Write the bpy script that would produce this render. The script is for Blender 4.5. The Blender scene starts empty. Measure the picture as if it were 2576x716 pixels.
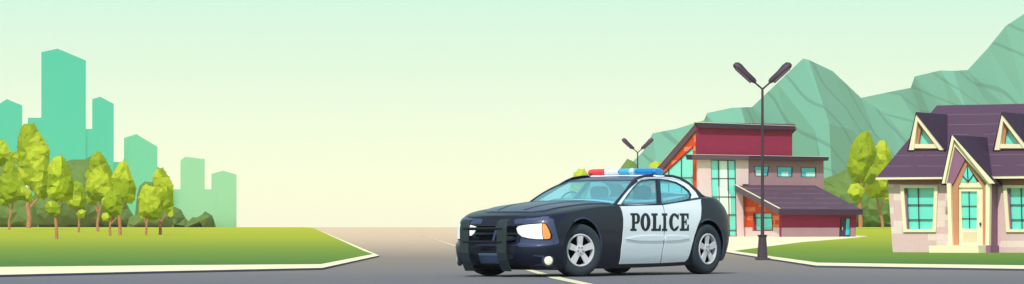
import bpy, bmesh, math, random
import numpy as np
from mathutils import Vector, Matrix
R = math.radians
SC = bpy.context.scene
COL = SC.collection
# ------------------------------------------------------------------ camera, sky, sun, exposure
F, H, HY = 8000.0, 0.72, 572.0            # focal length in photo units, eye height, horizon row (photo 2576 x 716)
cam = bpy.data.cameras.new('camera'); co = bpy.data.objects.new('camera', cam); COL.objects.link(co)
co.location = (0, 0, H); co.rotation_euler = (R(90), 0, 0)
cam.sensor_width = 36; cam.lens = 36 * F / 2576; cam.shift_y = (HY - 358) / 2576
cam.clip_start = 0.5; cam.clip_end = 20000
SC.camera = co
SUN_EL, SUN_AZ = R(48), math.atan2(-0.27, -1.0)       # direction towards the sun: (sin az, cos az)
w = bpy.data.worlds.new('World'); SC.world = w; w.use_nodes = True
nt = w.node_tree; nt.nodes.clear()
N = nt.nodes.new; L = nt.links.new
def lin(c, k=1.0):
    o = []
    for v in c[:3]:
        v /= 255.0
        o.append((v / 12.92 if v <= .04045 else ((v + .055) / 1.055) ** 2.4) * k)
    return tuple(o) + (1.0,)
sky = N('ShaderNodeTexSky'); sky.sky_type = 'NISHITA'; sky.sun_disc = False
sky.sun_elevation = SUN_EL; sky.sun_rotation = SUN_AZ
tc = N('ShaderNodeTexCoord'); sp = N('ShaderNodeSeparateXYZ'); L(tc.outputs['Generated'], sp.inputs[0])
mr = N('ShaderNodeMapRange'); mr.inputs[1].default_value = 0; mr.inputs[2].default_value = 0.0716
L(sp.outputs[2], mr.inputs[0])
cr = N('ShaderNodeValToRGB'); L(mr.outputs[0], cr.inputs[0])
stops = [(0.0, (255, 249, 222)), (0.20, (255, 254, 222)), (0.45, (243, 252, 226)), (0.72, (226, 247, 226)), (0.86, (218, 246, 228)), (1.0, (208, 245, 230))]
e = cr.color_ramp.elements
e[0].position, e[0].color = stops[0][0], lin(stops[0][1])
e[1].position, e[1].color = stops[-1][0], lin(stops[-1][1])
for p, c in stops[1:-1]:
    q = e.new(p); q.color = lin(c)
up = N('ShaderNodeMapRange'); up.inputs[1].default_value = 0.09; up.inputs[2].default_value = 0.95; up.interpolation_type = 'SMOOTHSTEP'
L(sp.outputs[2], up.inputs[0])
b1 = N('ShaderNodeBackground'); b1.inputs[1].default_value = 1.11; L(cr.outputs[0], b1.inputs[0])
b2 = N('ShaderNodeBackground'); b2.inputs[1].default_value = 0.15; L(sky.outputs[0], b2.inputs[0])
mx = N('ShaderNodeMixShader'); L(up.outputs[0], mx.inputs[0]); L(b1.outputs[0], mx.inputs[1]); L(b2.outputs[0], mx.inputs[2])
wo = N('ShaderNodeOutputWorld'); L(mx.outputs[0], wo.inputs[0])
sl = bpy.data.lights.new('sun', 'SUN'); sl.energy = 3.6; sl.angle = R(0.6); sl.color = (1, .965, .9)
so = bpy.data.objects.new('sun', sl); COL.objects.link(so)
sd = Vector((math.sin(SUN_AZ) * math.cos(SUN_EL), math.cos(SUN_AZ) * math.cos(SUN_EL), math.sin(SUN_EL)))
so.rotation_euler = sd.to_track_quat('Z', 'Y').to_euler()
so.location = (0, 0, 400)
SC.view_settings.view_transform = 'Standard'; SC.view_settings.look = 'None'
SC.view_settings.exposure = 0.0; SC.view_settings.gamma = 1.0; SC.view_settings.use_curve_mapping = False
SC.cycles.use_denoising = True; SC.cycles.max_bounces = 8; SC.cycles.transparent_max_bounces = 12
SC.cycles.volume_bounces = 3

# ------------------------------------------------------------------ materials
K = 0.72                                   # photo colour -> base colour
def mat(name, rgb, rough=.85, spec=.25, metal=0.0, k=None, noise=.0, nscale=3.0, rgb2=None, bump=0.0, coat=0.0, streak=None, ramp=(.35, .65)):
    m = bpy.data.materials.new(name); m.use_nodes = True
    t = m.node_tree; b = t.nodes['Principled BSDF']
    kk = K if k is None else k
    base = lin(rgb, kk)
    b.inputs['Base Color'].default_value = base
    b.inputs['Roughness'].default_value = rough
    b.inputs['Specular IOR Level'].default_value = spec
    b.inputs['Metallic'].default_value = metal
    b.inputs['Coat Weight'].default_value = coat
    b.inputs['Coat Roughness'].default_value = .08
    if noise or rgb2 or bump:
        g = t.nodes.new('ShaderNodeNewGeometry')
        src = g.outputs['Position']
        if streak:
            vm = t.nodes.new('ShaderNodeVectorMath'); vm.operation = 'MULTIPLY'; vm.inputs[1].default_value = streak
            t.links.new(src, vm.inputs[0]); src = vm.outputs[0]
        n = t.nodes.new('ShaderNodeTexNoise'); n.inputs['Scale'].default_value = nscale; n.inputs['Detail'].default_value = 5
        t.links.new(src, n.inputs['Vector'])
        r = t.nodes.new('ShaderNodeValToRGB')
        r.color_ramp.elements[0].position = ramp[0]; r.color_ramp.elements[1].position = ramp[1]
        c2 = lin(rgb2, kk) if rgb2 else tuple(v * (1 - noise) for v in base[:3]) + (1,)
        r.color_ramp.elements[0].color = c2
        r.color_ramp.elements[1].color = base
        t.links.new(n.outputs['Fac'], r.inputs[0]); t.links.new(r.outputs[0], b.inputs['Base Color'])
        if bump:
            bp = t.nodes.new('ShaderNodeBump'); bp.inputs['Strength'].default_value = bump; bp.inputs['Distance'].default_value = .02
            t.links.new(n.outputs['Fac'], bp.inputs['Height']); t.links.new(bp.outputs[0], b.inputs['Normal'])
    return m
def brick_mat(name, base, light, U, bw, bh, thresh, k=None):
    """plaster or brick with single lighter blocks here and there; U = horizontal direction of the wall"""
    m = mat(name, base, k=k); t = m.node_tree; b = t.nodes['Principled BSDF']; kk = K if k is None else k
    g = t.nodes.new('ShaderNodeNewGeometry')
    d = t.nodes.new('ShaderNodeVectorMath'); d.operation = 'DOT_PRODUCT'; d.inputs[1].default_value = (U[0], U[1], 0)
    t.links.new(g.outputs['Position'], d.inputs[0])
    s = t.nodes.new('ShaderNodeSeparateXYZ'); t.links.new(g.outputs['Position'], s.inputs[0])
    c = t.nodes.new('ShaderNodeCombineXYZ'); t.links.new(d.outputs['Value'], c.inputs[0]); t.links.new(s.outputs[2], c.inputs[1])
    br = t.nodes.new('ShaderNodeTexBrick'); br.inputs['Scale'].default_value = 1
    br.inputs['Brick Width'].default_value = bw; br.inputs['Row Height'].default_value = bh
    br.inputs['Mortar Size'].default_value = .004; br.inputs['Color1'].default_value = (0, 0, 0, 1); br.inputs['Color2'].default_value = (1, 1, 1, 1)
    br.inputs['Mortar'].default_value = (.3, .3, .3, 1)
    t.links.new(c.outputs[0], br.inputs['Vector'])
    nz = t.nodes.new('ShaderNodeTexNoise'); nz.inputs['Scale'].default_value = .9; t.links.new(g.outputs['Position'], nz.inputs['Vector'])
    mul = t.nodes.new('ShaderNodeMath'); mul.operation = 'MULTIPLY'
    ad = t.nodes.new('ShaderNodeMath'); ad.operation = 'ADD'; ad.inputs[1].default_value = .5
    t.links.new(nz.outputs['Fac'], ad.inputs[0]); t.links.new(br.outputs['Color'], mul.inputs[0]); t.links.new(ad.outputs[0], mul.inputs[1])
    gt = t.nodes.new('ShaderNodeMath'); gt.operation = 'GREATER_THAN'; gt.inputs[1].default_value = thresh; t.links.new(mul.outputs[0], gt.inputs[0])
    mxx = t.nodes.new('ShaderNodeMix'); mxx.data_type = 'RGBA'
    mxx.inputs[6].default_value = lin(base, kk); mxx.inputs[7].default_value = lin(light, kk)
    t.links.new(gt.outputs[0], mxx.inputs[0])
    n2 = t.nodes.new('ShaderNodeTexNoise'); n2.inputs['Scale'].default_value = 14; n2.inputs['Detail'].default_value = 6; t.links.new(g.outputs['Position'], n2.inputs['Vector'])
    hs = t.nodes.new('ShaderNodeMapRange'); hs.inputs[3].default_value = .9; hs.inputs[4].default_value = 1.08; t.links.new(n2.outputs['Fac'], hs.inputs[0])
    vv = t.nodes.new('ShaderNodeVectorMath'); vv.operation = 'SCALE'; t.links.new(mxx.outputs[2], vv.inputs[0]); t.links.new(hs.outputs[0], vv.inputs['Scale'])
    t.links.new(vv.outputs[0], b.inputs['Base Color'])
    return m
def board_mat(name, base, line, step, zdir=(0, 0, 1), th=.1, k=None):
    """roof courses: thin pale broken lines every step along zdir"""
    m = mat(name, base, k=k, rough=.8); t = m.node_tree; b = t.nodes['Principled BSDF']; kk = K if k is None else k
    g = t.nodes.new('ShaderNodeNewGeometry')
    nz = t.nodes.new('ShaderNodeTexNoise'); nz.inputs['Scale'].default_value = .35; t.links.new(g.outputs['Position'], nz.inputs['Vector'])
    d = t.nodes.new('ShaderNodeVectorMath'); d.operation = 'DOT_PRODUCT'; d.inputs[1].default_value = tuple(v / step for v in zdir)
    t.links.new(g.outputs['Position'], d.inputs[0])
    a0 = t.nodes.new('ShaderNodeMath'); a0.operation = 'MULTIPLY_ADD'; a0.inputs[1].default_value = .22; t.links.new(nz.outputs['Fac'], a0.inputs[0]); t.links.new(d.outputs['Value'], a0.inputs[2])
    fr = t.nodes.new('ShaderNodeMath'); fr.operation = 'FRACT'; t.links.new(a0.outputs[0], fr.inputs[0])
    lt = t.nodes.new('ShaderNodeMath'); lt.operation = 'LESS_THAN'; lt.inputs[1].default_value = th; t.links.new(fr.outputs[0], lt.inputs[0])
    n3 = t.nodes.new('ShaderNodeTexNoise'); n3.inputs['Scale'].default_value = .8; t.links.new(g.outputs['Position'], n3.inputs['Vector'])
    g3 = t.nodes.new('ShaderNodeMath'); g3.operation = 'GREATER_THAN'; g3.inputs[1].default_value = .44; t.links.new(n3.outputs['Fac'], g3.inputs[0])
    mu = t.nodes.new('ShaderNodeMath'); mu.operation = 'MULTIPLY'; t.links.new(lt.outputs[0], mu.inputs[0]); t.links.new(g3.outputs[0], mu.inputs[1])
    mxx = t.nodes.new('ShaderNodeMix'); mxx.data_type = 'RGBA'; mxx.inputs[6].default_value = lin(base, kk); mxx.inputs[7].default_value = lin(line, kk)
    t.links.new(mu.outputs[0], mxx.inputs[0]); t.links.new(mxx.outputs[2], b.inputs['Base Color'])
    return m

# ------------------------------------------------------------------ mesh helpers
def tag(o, label=None, cat=None, group=None, kind=None):
    if label: o['label'] = label
    if cat: o['category'] = cat
    if group: o['group'] = group
    if kind: o['kind'] = kind
    return o
def thing(name, loc, label, cat, group=None, rz=0.0):
    o = bpy.data.objects.new(name, None); COL.objects.link(o)
    o.location = loc; o.rotation_euler = (0, 0, rz); o.empty_display_size = .3
    return tag(o, label, cat, group)
class B:
    """collects shapes, builds ONE mesh object"""
    def __init__(s): s.v = []; s.f = []; s.m = []
    def add(s, vs, fs, mi=0):
        o = len(s.v); s.v += [tuple(v) for v in vs]
        s.f += [tuple(i + o for i in f) for f in fs]; s.m += [mi] * len(fs)
    def box(s, c, d, mi=0, ax=None):
        ax = ax or (Vector((1, 0, 0)), Vector((0, 1, 0)), Vector((0, 0, 1)))
        c = Vector(c); vs = []
        for k in (-1, 1):
            for j in (-1, 1):
                for i in (-1, 1):
                    vs.append(c + ax[0] * (i * d[0] / 2) + ax[1] * (j * d[1] / 2) + ax[2] * (k * d[2] / 2))
        s.add(vs, [(0, 2, 3, 1), (4, 5, 7, 6), (0, 1, 5, 4), (2, 6, 7, 3), (0, 4, 6, 2), (1, 3, 7, 5)], mi)
    def tube(s, pts, rad, n=10, mi=0, closed=False):
        pts = [Vector(p) for p in pts]; m = len(pts)
        rad = rad if isinstance(rad, (list, tuple)) else [rad] * m
        vs = []; prev = None
        for i, p in enumerate(pts):
            if closed: t = pts[(i + 1) % m] - pts[i - 1]
            else: t = pts[min(i + 1, m - 1)] - pts[max(i - 1, 0)]
            t.normalize()
            a = prev if prev else (Vector((0, 0, 1)) if abs(t.z) < .9 else Vector((1, 0, 0)))
            x = (a - t * a.dot(t)).normalized(); y = t.cross(x); prev = x
            for j in range(n):
                an = 2 * math.pi * j / n
                vs.append(p + (x * math.cos(an) + y * math.sin(an)) * rad[i])
        fs = []
        for i in range(m if closed else m - 1):
            for j in range(n):
                k = (i + 1) % m
                fs.append((i * n + j, i * n + (j + 1) % n, k * n + (j + 1) % n, k * n + j))
        if not closed:
            fs.append(tuple(range(n))[::-1]); fs.append(tuple((m - 1) * n + j for j in range(n)))
        s.add(vs, fs, mi)
    def lathe(s, prof, mp, n=32, mi=0, cap=False):
        """prof: (radius, height) pairs; mp(x, y, h) places them"""
        vs = []
        for r, h in prof:
            for j in range(n):
                a = 2 * math.pi * j / n; vs.append(mp(r * math.cos(a), r * math.sin(a), h))
        fs = [(i * n + j, i * n + (j + 1) % n, (i + 1) * n + (j + 1) % n, (i + 1) * n + j) for i in range(len(prof) - 1) for j in range(n)]
        if cap: fs.append(tuple(range(n))[::-1]); fs.append(tuple((len(prof) - 1) * n + j for j in range(n)))
        s.add(vs, fs, mi)
    def grid(s, fn, nu, nv, mi=0):
        vs = [fn(i / nu, j / nv) for i in range(nu + 1) for j in range(nv + 1)]
        s.add(vs, [(i * (nv + 1) + j, i * (nv + 1) + j + 1, (i + 1) * (nv + 1) + j + 1, (i + 1) * (nv + 1) + j) for i in range(nu) for j in range(nv)], mi)
    def solid(s, outer, holes, mp, lo, hi, step=None, mi=0, mside=None):
        """a plate with the outline outer and holes, mapped by mp(u, v, offset), from offset lo to hi"""
        bm = bmesh.new(); edges = []
        for lp in [outer] + list(holes):
            vs = [bm.verts.new((p[0], p[1], 0)) for p in lp]
            edges += [bm.edges.new((vs[i], vs[(i + 1) % len(vs)])) for i in range(len(vs))]
        bmesh.ops.triangle_fill(bm, use_beauty=False, use_dissolve=False, edges=edges, normal=(0, 0, 1))
        if step:
            for ax in (0, 1):
                st = step[ax] if isinstance(step, tuple) else step
                if not st: continue
                cs = [p[ax] for p in outer]; q = math.floor(min(cs) / st) * st + st
                while q < max(cs):
                    co_, no_ = [0, 0, 0], [0, 0, 0]; co_[ax] = q; no_[ax] = 1
                    bmesh.ops.bisect_plane(bm, geom=bm.verts[:] + bm.edges[:] + bm.faces[:], dist=1e-6, plane_co=co_, plane_no=no_)
                    q += st
        bm.verts.index_update(); n = len(bm.verts)
        uv = [(v.co.x, v.co.y) for v in bm.verts]
        top = [mp(u, v, hi) for u, v in uv]; bot = [mp(u, v, lo) for u, v in uv]
        fs = [[v.index for v in f.verts] for f in bm.faces]
        side = [[ed.verts[0].index, ed.verts[1].index, ed.verts[1].index + n, ed.verts[0].index + n] for ed in bm.edges if len(ed.link_faces) == 1]
        bm.free()
        o = len(s.v); s.v += [tuple(p) for p in top + bot]
        for f in fs: s.f.append(tuple(i + o for i in f)); s.m.append(mi)
        for f in fs: s.f.append(tuple(i + n + o for i in f[::-1])); s.m.append(mi)
        for f in side: s.f.append(tuple(i + o for i in f)); s.m.append(mi if mside is None else mside)
    def build(s, name, mats, parent=None, smooth=False, off=None, bevel=0, merge=1e-5, angle=40):
        me = bpy.data.meshes.new(name)
        org = Vector((0, 0, 0)) if off is None else Vector(off)
        if parent is not None and off is None:
            org = Vector(parent.location) if parent.parent is None else Vector(parent.parent.location)
        me.from_pydata([tuple(Vector(v) - org) for v in s.v], [], s.f)
        for m in (mats if isinstance(mats, (list, tuple)) else [mats]): me.materials.append(m)
        for p, mi in zip(me.polygons, s.m): p.material_index = mi
        bm = bmesh.new(); bm.from_mesh(me)
        bmesh.ops.remove_doubles(bm, verts=bm.verts, dist=merge)
        bmesh.ops.recalc_face_normals(bm, faces=bm.faces)
        if smooth:
            for f in bm.faces: f.smooth = True
            for ed in bm.edges:
                if len(ed.link_faces) == 2 and ed.calc_face_angle(0) > R(angle): ed.smooth = False
        bm.to_mesh(me); bm.free()
        o = bpy.data.objects.new(name, me); COL.objects.link(o)
        if parent is not None: o.parent = parent
        if bevel:
            md = o.modifiers.new('bevel', 'BEVEL'); md.width = bevel; md.segments = 2; md.limit_method = 'ANGLE'
        return o
def copy_tree(o, parent=None):
    c = o.copy(); COL.objects.link(c)
    if parent is not None: c.parent = parent
    for ch in list(o.children): copy_tree(ch, c)
    return c
def hermite(tab):
    tab = sorted(tab)
    xs = np.array([a for a, b in tab]); ys = np.array([b for a, b in tab])
    d = np.diff(ys) / np.diff(xs); m = np.zeros(len(xs)); m[0], m[-1] = d[0], d[-1]
    for i in range(1, len(xs) - 1): m[i] = 0 if d[i - 1] * d[i] <= 0 else 2 * d[i - 1] * d[i] / (d[i - 1] + d[i])
    def f(x):
        x = min(max(x, xs[0]), xs[-1]); i = min(int(np.searchsorted(xs, x, 'right')) - 1, len(xs) - 2); i = max(i, 0)
        h = xs[i + 1] - xs[i]; t = (x - xs[i]) / h
        return float((2*t**3-3*t*t+1)*ys[i] + (t**3-2*t*t+t)*h*m[i] + (-2*t**3+3*t*t)*ys[i+1] + (t**3-t*t)*h*m[i+1])
    return f
def sstep(a, b, x):
    t = min(max((x - a) / (b - a), 0), 1); return t * t * (3 - 2 * t)
def gz(Y): return 0.70 * sstep(190, 430, Y)          # the land rises gently behind the houses
def P(px, py, Y): return Vector(((px - 1288) / F * Y, Y, H - (py - HY) / F * Y))
def G(px, py, dz=0.0):
    """where the ground (raised by dz) lies under that spot of the photo"""
    lo, hi = 20.0, 3000.0
    for _ in range(60):
        m = (lo + hi) / 2
        if HY - (gz(m) + dz - H) * F / m > py: lo = m
        else: hi = m
    return Vector(((px - 1288) / F * lo, lo, gz(lo) + dz))
class Frame:
    """an upright plane: origin, horizontal direction U, outward normal n"""
    def __init__(s, O, U, n): s.O = Vector((O[0], O[1])); s.U = Vector(U).normalized(); s.n = Vector(n).normalized()
    def pt(s, u, z, off=0.0):
        q = s.O + s.U * u + s.n * off; return Vector((q.x, q.y, z))
    def un(s, px, py, off=0.0):
        d = Vector(((px - 1288) / F, 1.0)); o = s.O + s.n * off
        t = o.dot(s.n) / d.dot(s.n); q = d * t - o
        return (q.dot(s.U), H - (py - HY) / F * t)
    def poly(s, pts, off=0.0): return [s.un(x, y, off) for x, y in pts]
def crop(x0, y0, sc):                      # photo detail view -> photo units
    return lambda x, y: ((x0 + x / sc) * .894444, (y0 + y / sc) * .895)

# ------------------------------------------------------------------ ground, road, pavement, lawns
def sheet(name, pts, m, dz, skirt=None, mside=None):
    bm = bmesh.new()
    vs = [bm.verts.new((p[0], p[1], 0)) for p in pts]
    f = bm.faces.new(vs); bmesh.ops.triangulate(bm, faces=[f])
    for q in list(range(190, 440, 16)) + [60, 100, 140, 700]:
        bmesh.ops.bisect_plane(bm, geom=bm.verts[:] + bm.edges[:] + bm.faces[:], dist=1e-5, plane_co=(0, q, 0), plane_no=(0, 1, 0))
    for v in bm.verts: v.co.z = gz(v.co.y) + dz
    bmesh.ops.recalc_face_normals(bm, faces=bm.faces)
    for f in bm.faces:
        if f.normal.z < 0: f.normal_flip()
    if skirt:
        bed = [ed for ed in bm.edges if len(ed.link_faces) == 1]
        for ed in bed:
            a, b_ = ed.verts; c = bm.verts.new(a.co - Vector((0, 0, skirt))); d = bm.verts.new(b_.co - Vector((0, 0, skirt)))
            g = bm.faces.new((a, b_, d, c)); g.material_index = 1
    me = bpy.data.meshes.new(name); bm.to_mesh(me); bm.free()
    me.materials.append(m)
    if mside: me.materials.append(mside)
    o = bpy.data.objects.new(name, me); COL.objects.link(o); o['kind'] = 'structure'
    return o
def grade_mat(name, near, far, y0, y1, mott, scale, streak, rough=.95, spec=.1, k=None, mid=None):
    """colour blended from near to far by distance, mottled; paints haze into the road"""
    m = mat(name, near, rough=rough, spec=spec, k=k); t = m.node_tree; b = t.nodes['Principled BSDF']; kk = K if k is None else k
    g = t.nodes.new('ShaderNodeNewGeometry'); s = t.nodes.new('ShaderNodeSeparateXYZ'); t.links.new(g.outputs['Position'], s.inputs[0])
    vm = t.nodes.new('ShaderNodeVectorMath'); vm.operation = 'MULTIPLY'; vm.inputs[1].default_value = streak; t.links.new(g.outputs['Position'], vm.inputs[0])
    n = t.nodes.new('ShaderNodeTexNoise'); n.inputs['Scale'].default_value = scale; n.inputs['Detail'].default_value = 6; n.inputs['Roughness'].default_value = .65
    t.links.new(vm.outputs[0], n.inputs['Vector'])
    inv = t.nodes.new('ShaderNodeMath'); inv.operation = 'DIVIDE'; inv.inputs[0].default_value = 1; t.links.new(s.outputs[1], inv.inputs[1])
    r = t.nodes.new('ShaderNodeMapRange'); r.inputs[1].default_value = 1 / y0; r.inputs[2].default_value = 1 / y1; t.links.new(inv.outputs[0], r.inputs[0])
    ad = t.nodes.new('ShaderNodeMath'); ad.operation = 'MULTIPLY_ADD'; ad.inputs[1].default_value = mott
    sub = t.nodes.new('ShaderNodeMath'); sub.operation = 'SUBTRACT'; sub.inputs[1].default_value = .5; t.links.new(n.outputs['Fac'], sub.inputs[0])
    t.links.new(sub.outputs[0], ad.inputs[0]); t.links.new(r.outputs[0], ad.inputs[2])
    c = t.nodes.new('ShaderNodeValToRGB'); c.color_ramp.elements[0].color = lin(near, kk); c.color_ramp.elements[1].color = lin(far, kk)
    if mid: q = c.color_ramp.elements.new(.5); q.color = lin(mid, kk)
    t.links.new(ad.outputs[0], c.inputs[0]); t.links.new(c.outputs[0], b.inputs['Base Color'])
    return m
M = {}
M['field'] = mat('meadow grass', (178, 194, 60), rgb2=(150, 170, 50), nscale=.2, spec=.05, streak=(.3, 1, 1))
M['asphalt'] = grade_mat('asphalt fading to haze', (124, 124, 134), (248, 216, 182), 42, 330, .16, .5, (.25, 1, 1), rough=.9, spec=.15, mid=(160, 146, 136))  # cream far tone paints haze into the road colour
M['lawn'] = grade_mat('lawn grass', (96, 142, 66), (202, 206, 48), 60, 400, .34, .6, (.16, 1, 1), mid=(142, 170, 58))  # greener near, yellower with distance
M['paving'] = mat('cream paving', (255, 246, 204), noise=.05, nscale=.6, k=.86)
M['kerb'] = mat('slate kerb face', (92, 100, 126))
M['paint_line'] = mat('cream road paint', (255, 244, 205), noise=.08, nscale=5, k=.74)
sheet('ground', [(-4000, -100), (4000, -100), (4000, 5500), (-4000, 5500)], M['field'], -0.30)
nl = G(785, 572.6)
sheet('road', [(-400, -60), (400, -60), (400, 75), (60, 400), (20, 520), (-70, 520), (-400, 300)], M['asphalt'], 0.0)
PV = .035
def gp(l, dz): return [G(x, y, dz) for x, y in l]
EDG = lambda q: [((785 + (954 - 785) * (y - 572) / 71.3) - q * (.6 + (y - 572) * .20), y) for y in (632, 620, 608, 598, 590, 584, 580, 577, 575, 573.6)]
farL = G(786, 572.45, PV)
left_out = gp([(-900, 713), (0, 692), (400, 683), (811, 674.5), (954, 643.3)] + EDG(0), PV) + [farL] + [Vector((-400, 500, 0))]
sheet('pavement', left_out, M['paving'], PV, .05, M['kerb'])
left_lawn = gp([(-900, 680), (0, 672), (400, 668), (807, 665), (938, 639.8)] + EDG(1), PV) + [farL + Vector((-1.2, 0, 0))] + [Vector((-399, 499, 0))]
sheet('lawn', left_lawn, M['lawn'], PV + .004)
farR = G(1425, 572.45, PV)
right_out = gp([(3500, 698), (2576, 677), (2271, 672.5), (2053, 668.6), (1834, 635.6), (1500, 586)], PV) + [farR, Vector((400, 500, 0))]
sheet('pavement', right_out, M['paving'], PV, .05, M['kerb'])
right_lawn = gp([(3500, 684), (2576, 668), (2271, 664.3), (2057, 661.2), (1846, 632), (1931, 621), (2016, 610), (2099, 603.3), (2185, 594.8), (2100, 590), (1800, 586), (1520, 582)], PV) + [farR + Vector((1.5, 0, 0)), Vector((399, 499, 0))]
sheet('lawn', right_lawn, M['lawn'], PV + .004)
up_e = gp([(1030, 583), (1048, 588), (1078, 597), (1108, 606.3), (1141, 616.3), (1240, 648), (1336, 679.5), (1421.6, 701), (1489, 715.3), (1700, 760)], 0)
lo_e = gp([(1640, 765), (1457, 716.3), (1388, 701.5), (1322, 680.5), (1232, 649), (1141, 618.6), (1108, 607.8), (1078, 598), (1048, 588.6), (1030, 583.4)], 0)
bb = B(); ll = list(zip(up_e, lo_e[::-1]))
for (a, b_), (c, d) in zip(ll, ll[1:]):
    bb.add([(q.x, q.y, gz(q.y) + .004) for q in (a, c, d, b_)], [(0, 1, 2, 3)])
o = bb.build('lane_marking', M['paint_line']); o['kind'] = 'structure'

# ------------------------------------------------------------------ mountains
def rock_mat(name, base, dark):
    m = mat(name, base, k=K); t = m.node_tree; b = t.nodes['Principled BSDF']
    g = t.nodes.new('ShaderNodeNewGeometry')
    wv = t.nodes.new('ShaderNodeTexWave'); wv.wave_type = 'BANDS'; wv.bands_direction = 'DIAGONAL'; wv.wave_profile = 'SIN'
    wv.inputs['Scale'].default_value = .021; wv.inputs['Distortion'].default_value = 9; wv.inputs['Detail'].default_value = 1.0; wv.inputs['Detail Scale'].default_value = .5
    vm = t.nodes.new('ShaderNodeVectorMath'); vm.operation = 'MULTIPLY'; vm.inputs[1].default_value = (1, .12, 1.1); t.links.new(g.outputs['Position'], vm.inputs[0]); t.links.new(vm.outputs[0], wv.inputs['Vector'])
    r = t.nodes.new('ShaderNodeValToRGB'); r.color_ramp.elements[0].position = .022; r.color_ramp.elements[1].position = .04
    r.color_ramp.elements[0].color = lin(dark, K); r.color_ramp.elements[1].color = lin(base, K)
    t.links.new(wv.outputs['Fac'], r.inputs[0]); t.links.new(r.outputs[0], b.inputs['Base Color'])
    return m
M['rock'] = rock_mat('green mountain rock', (106, 186, 168), (84, 158, 146))
def mountain(cols, back):
    """cols: lists of (x, y, distance) from ridge to foot; closed at the back so it has its own thickness"""
    b = B(); rows = []
    for c in cols:
        pts = [P(*q) for q in c]
        bk = pts[0].copy(); bk = bk * 1.0; bk.y += back; bk.x *= (1 + back / pts[0].y * .5); bk.z = -2
        for q in pts[-1:]: q.z = -2
        rows.append(pts + [bk])
    n = len(rows[0])
    for a, c in zip(rows, rows[1:]):
        for i in range(n - 1): b.add([a[i], c[i], c[i + 1], a[i + 1]], [(0, 1, 2), (0, 2, 3)])
    o = b.build('mountain', M['rock']); o['kind'] = 'structure'; return o
m1 = [[(1300, 560, 2500), (1300, 566, 2500), (1300, 575, 2490)],
      [(1500, 455, 2500), (1490, 520, 2490), (1480, 575, 2450)],
      [(1591, 408, 2490), (1585, 480, 2470), (1570, 575, 2440)],
      [(1616, 384, 2485), (1620, 470, 2460), (1620, 575, 2430)],
      [(1642, 336, 2480), (1655, 450, 2450), (1660, 575, 2420)],
      [(1700, 325, 2465), (1710, 450, 2435), (1715, 575, 2405)],
      [(1771, 303, 2450), (1780, 450, 2420), (1790, 575, 2400)],
      [(1779, 285, 2445), (1792, 440, 2415), (1800, 575, 2395)],
      [(1840, 272, 2440), (1860, 430, 2405), (1870, 575, 2385)],
      [(1864, 271, 2436), (1905, 420, 2400), (1930, 575, 2370)],
      [(1892, 270, 2465), (1945, 420, 2435), (1985, 575, 2410)],
      [(1955, 210, 2440), (1990, 380, 2410), (2030, 575, 2380)],
      [(2020, 148, 2425), (2050, 330, 2380), (2085, 575, 2350)],
      [(2034, 151, 2420), (2086, 312, 2370), (2100, 575, 2330)],
      [(2095, 180, 2480), (2150, 330, 2450), (2190, 575, 2430)],
      [(2166, 247, 2560), (2226, 400, 2545), (2290, 575, 2530)],
      [(2226, 287, 2580), (2280, 420, 2570), (2350, 575, 2550)],
      [(2262, 328, 2590), (2320, 440, 2580), (2400, 575, 2570)],
      [(2420, 480, 2620), (2440, 520, 2610), (2480, 575, 2600)]]
mountain(m1, 400)
m2 = [[(2060, 420, 2900), (2060, 500, 2890), (2060, 575, 2880)],
      [(2166, 247, 2890), (2170, 420, 2870), (2180, 575, 2850)],
      [(2257, 228, 2860), (2303, 300, 2840), (2360, 575, 2820)],
      [(2291, 222, 2895), (2325, 300, 2878), (2400, 575, 2860)],
      [(2301, 193, 2885), (2345, 300, 2865), (2420, 575, 2840)],
      [(2365, 178, 2860), (2400, 300, 2840), (2480, 575, 2820)],
      [(2398, 179, 2850), (2432, 280, 2825), (2500, 575, 2800)],
      [(2434, 177, 2890), (2490, 270, 2868), (2560, 575, 2850)],
      [(2485, 122, 2875), (2530, 270, 2850), (2590, 575, 2830)],
      [(2530, 66, 2860), (2580, 260, 2835), (2640, 575, 2810)],
      [(2576, 36, 2850), (2640, 250, 2820), (2700, 575, 2790)],
      [(2700, -50, 2830), (2740, 250, 2800), (2800, 575, 2770)],
      [(2850, 60, 2900), (2880, 280, 2890), (2950, 575, 2880)],
      [(3150, 300, 2950), (3180, 420, 2950), (3200, 575, 2950)]]
mountain(m2, 400)

# ------------------------------------------------------------------ skyline
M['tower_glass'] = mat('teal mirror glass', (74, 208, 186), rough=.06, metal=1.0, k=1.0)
M['tower_mid'] = mat('hazed green glass', (104, 214, 180), rough=.06, metal=1.0, k=1.0)  # middle distance tint, some haze painted in
M['tower_pale'] = mat('pale hazed green glass', (150, 224, 184), rough=.06, metal=1.0, k=1.0)  # far towers: haze painted in as a paler tint
def tower(name, poly, Y, label, cat='tower', depth=45, grp='far towers of the skyline', glassm='tower_glass'):
    xm = sum(p[0] for p in poly) / len(poly); a = math.atan((xm - 1288) / F)
    fr = Frame((math.tan(a) * Y, Y), (math.cos(a), -math.sin(a)), (-math.sin(a), -math.cos(a)))     # fronts face the square
    pts = fr.poly(poly)
    t = thing(name, (math.tan(a) * (Y + depth / 2), Y + depth / 2, 0.6), label, cat, grp)
    b = B(); b.solid(pts, [], lambda u, z, o: fr.pt(u, z, o), -depth, 0); b.build('wall', M['tower_glass'] if Y < 2000 else M['tower_mid'] if Y < 2700 else M['tower_pale'], t)  # tint picked by distance, so haze sits in the glass colour
    return t
BT = 575
tower('skyscraper', [(-70, BT), (-70, 262), (0, 261), (17, 250), (56, 266), (56, BT)], 1700, 'teal tower cut by the left edge of the picture, with a shallow peaked top')
tower('skyscraper', [(104, BT), (104, 132), (145, 123), (216, 153), (216, BT)], 1600, 'tallest teal tower of the skyline, with a roof sloping down to the right')
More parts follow.
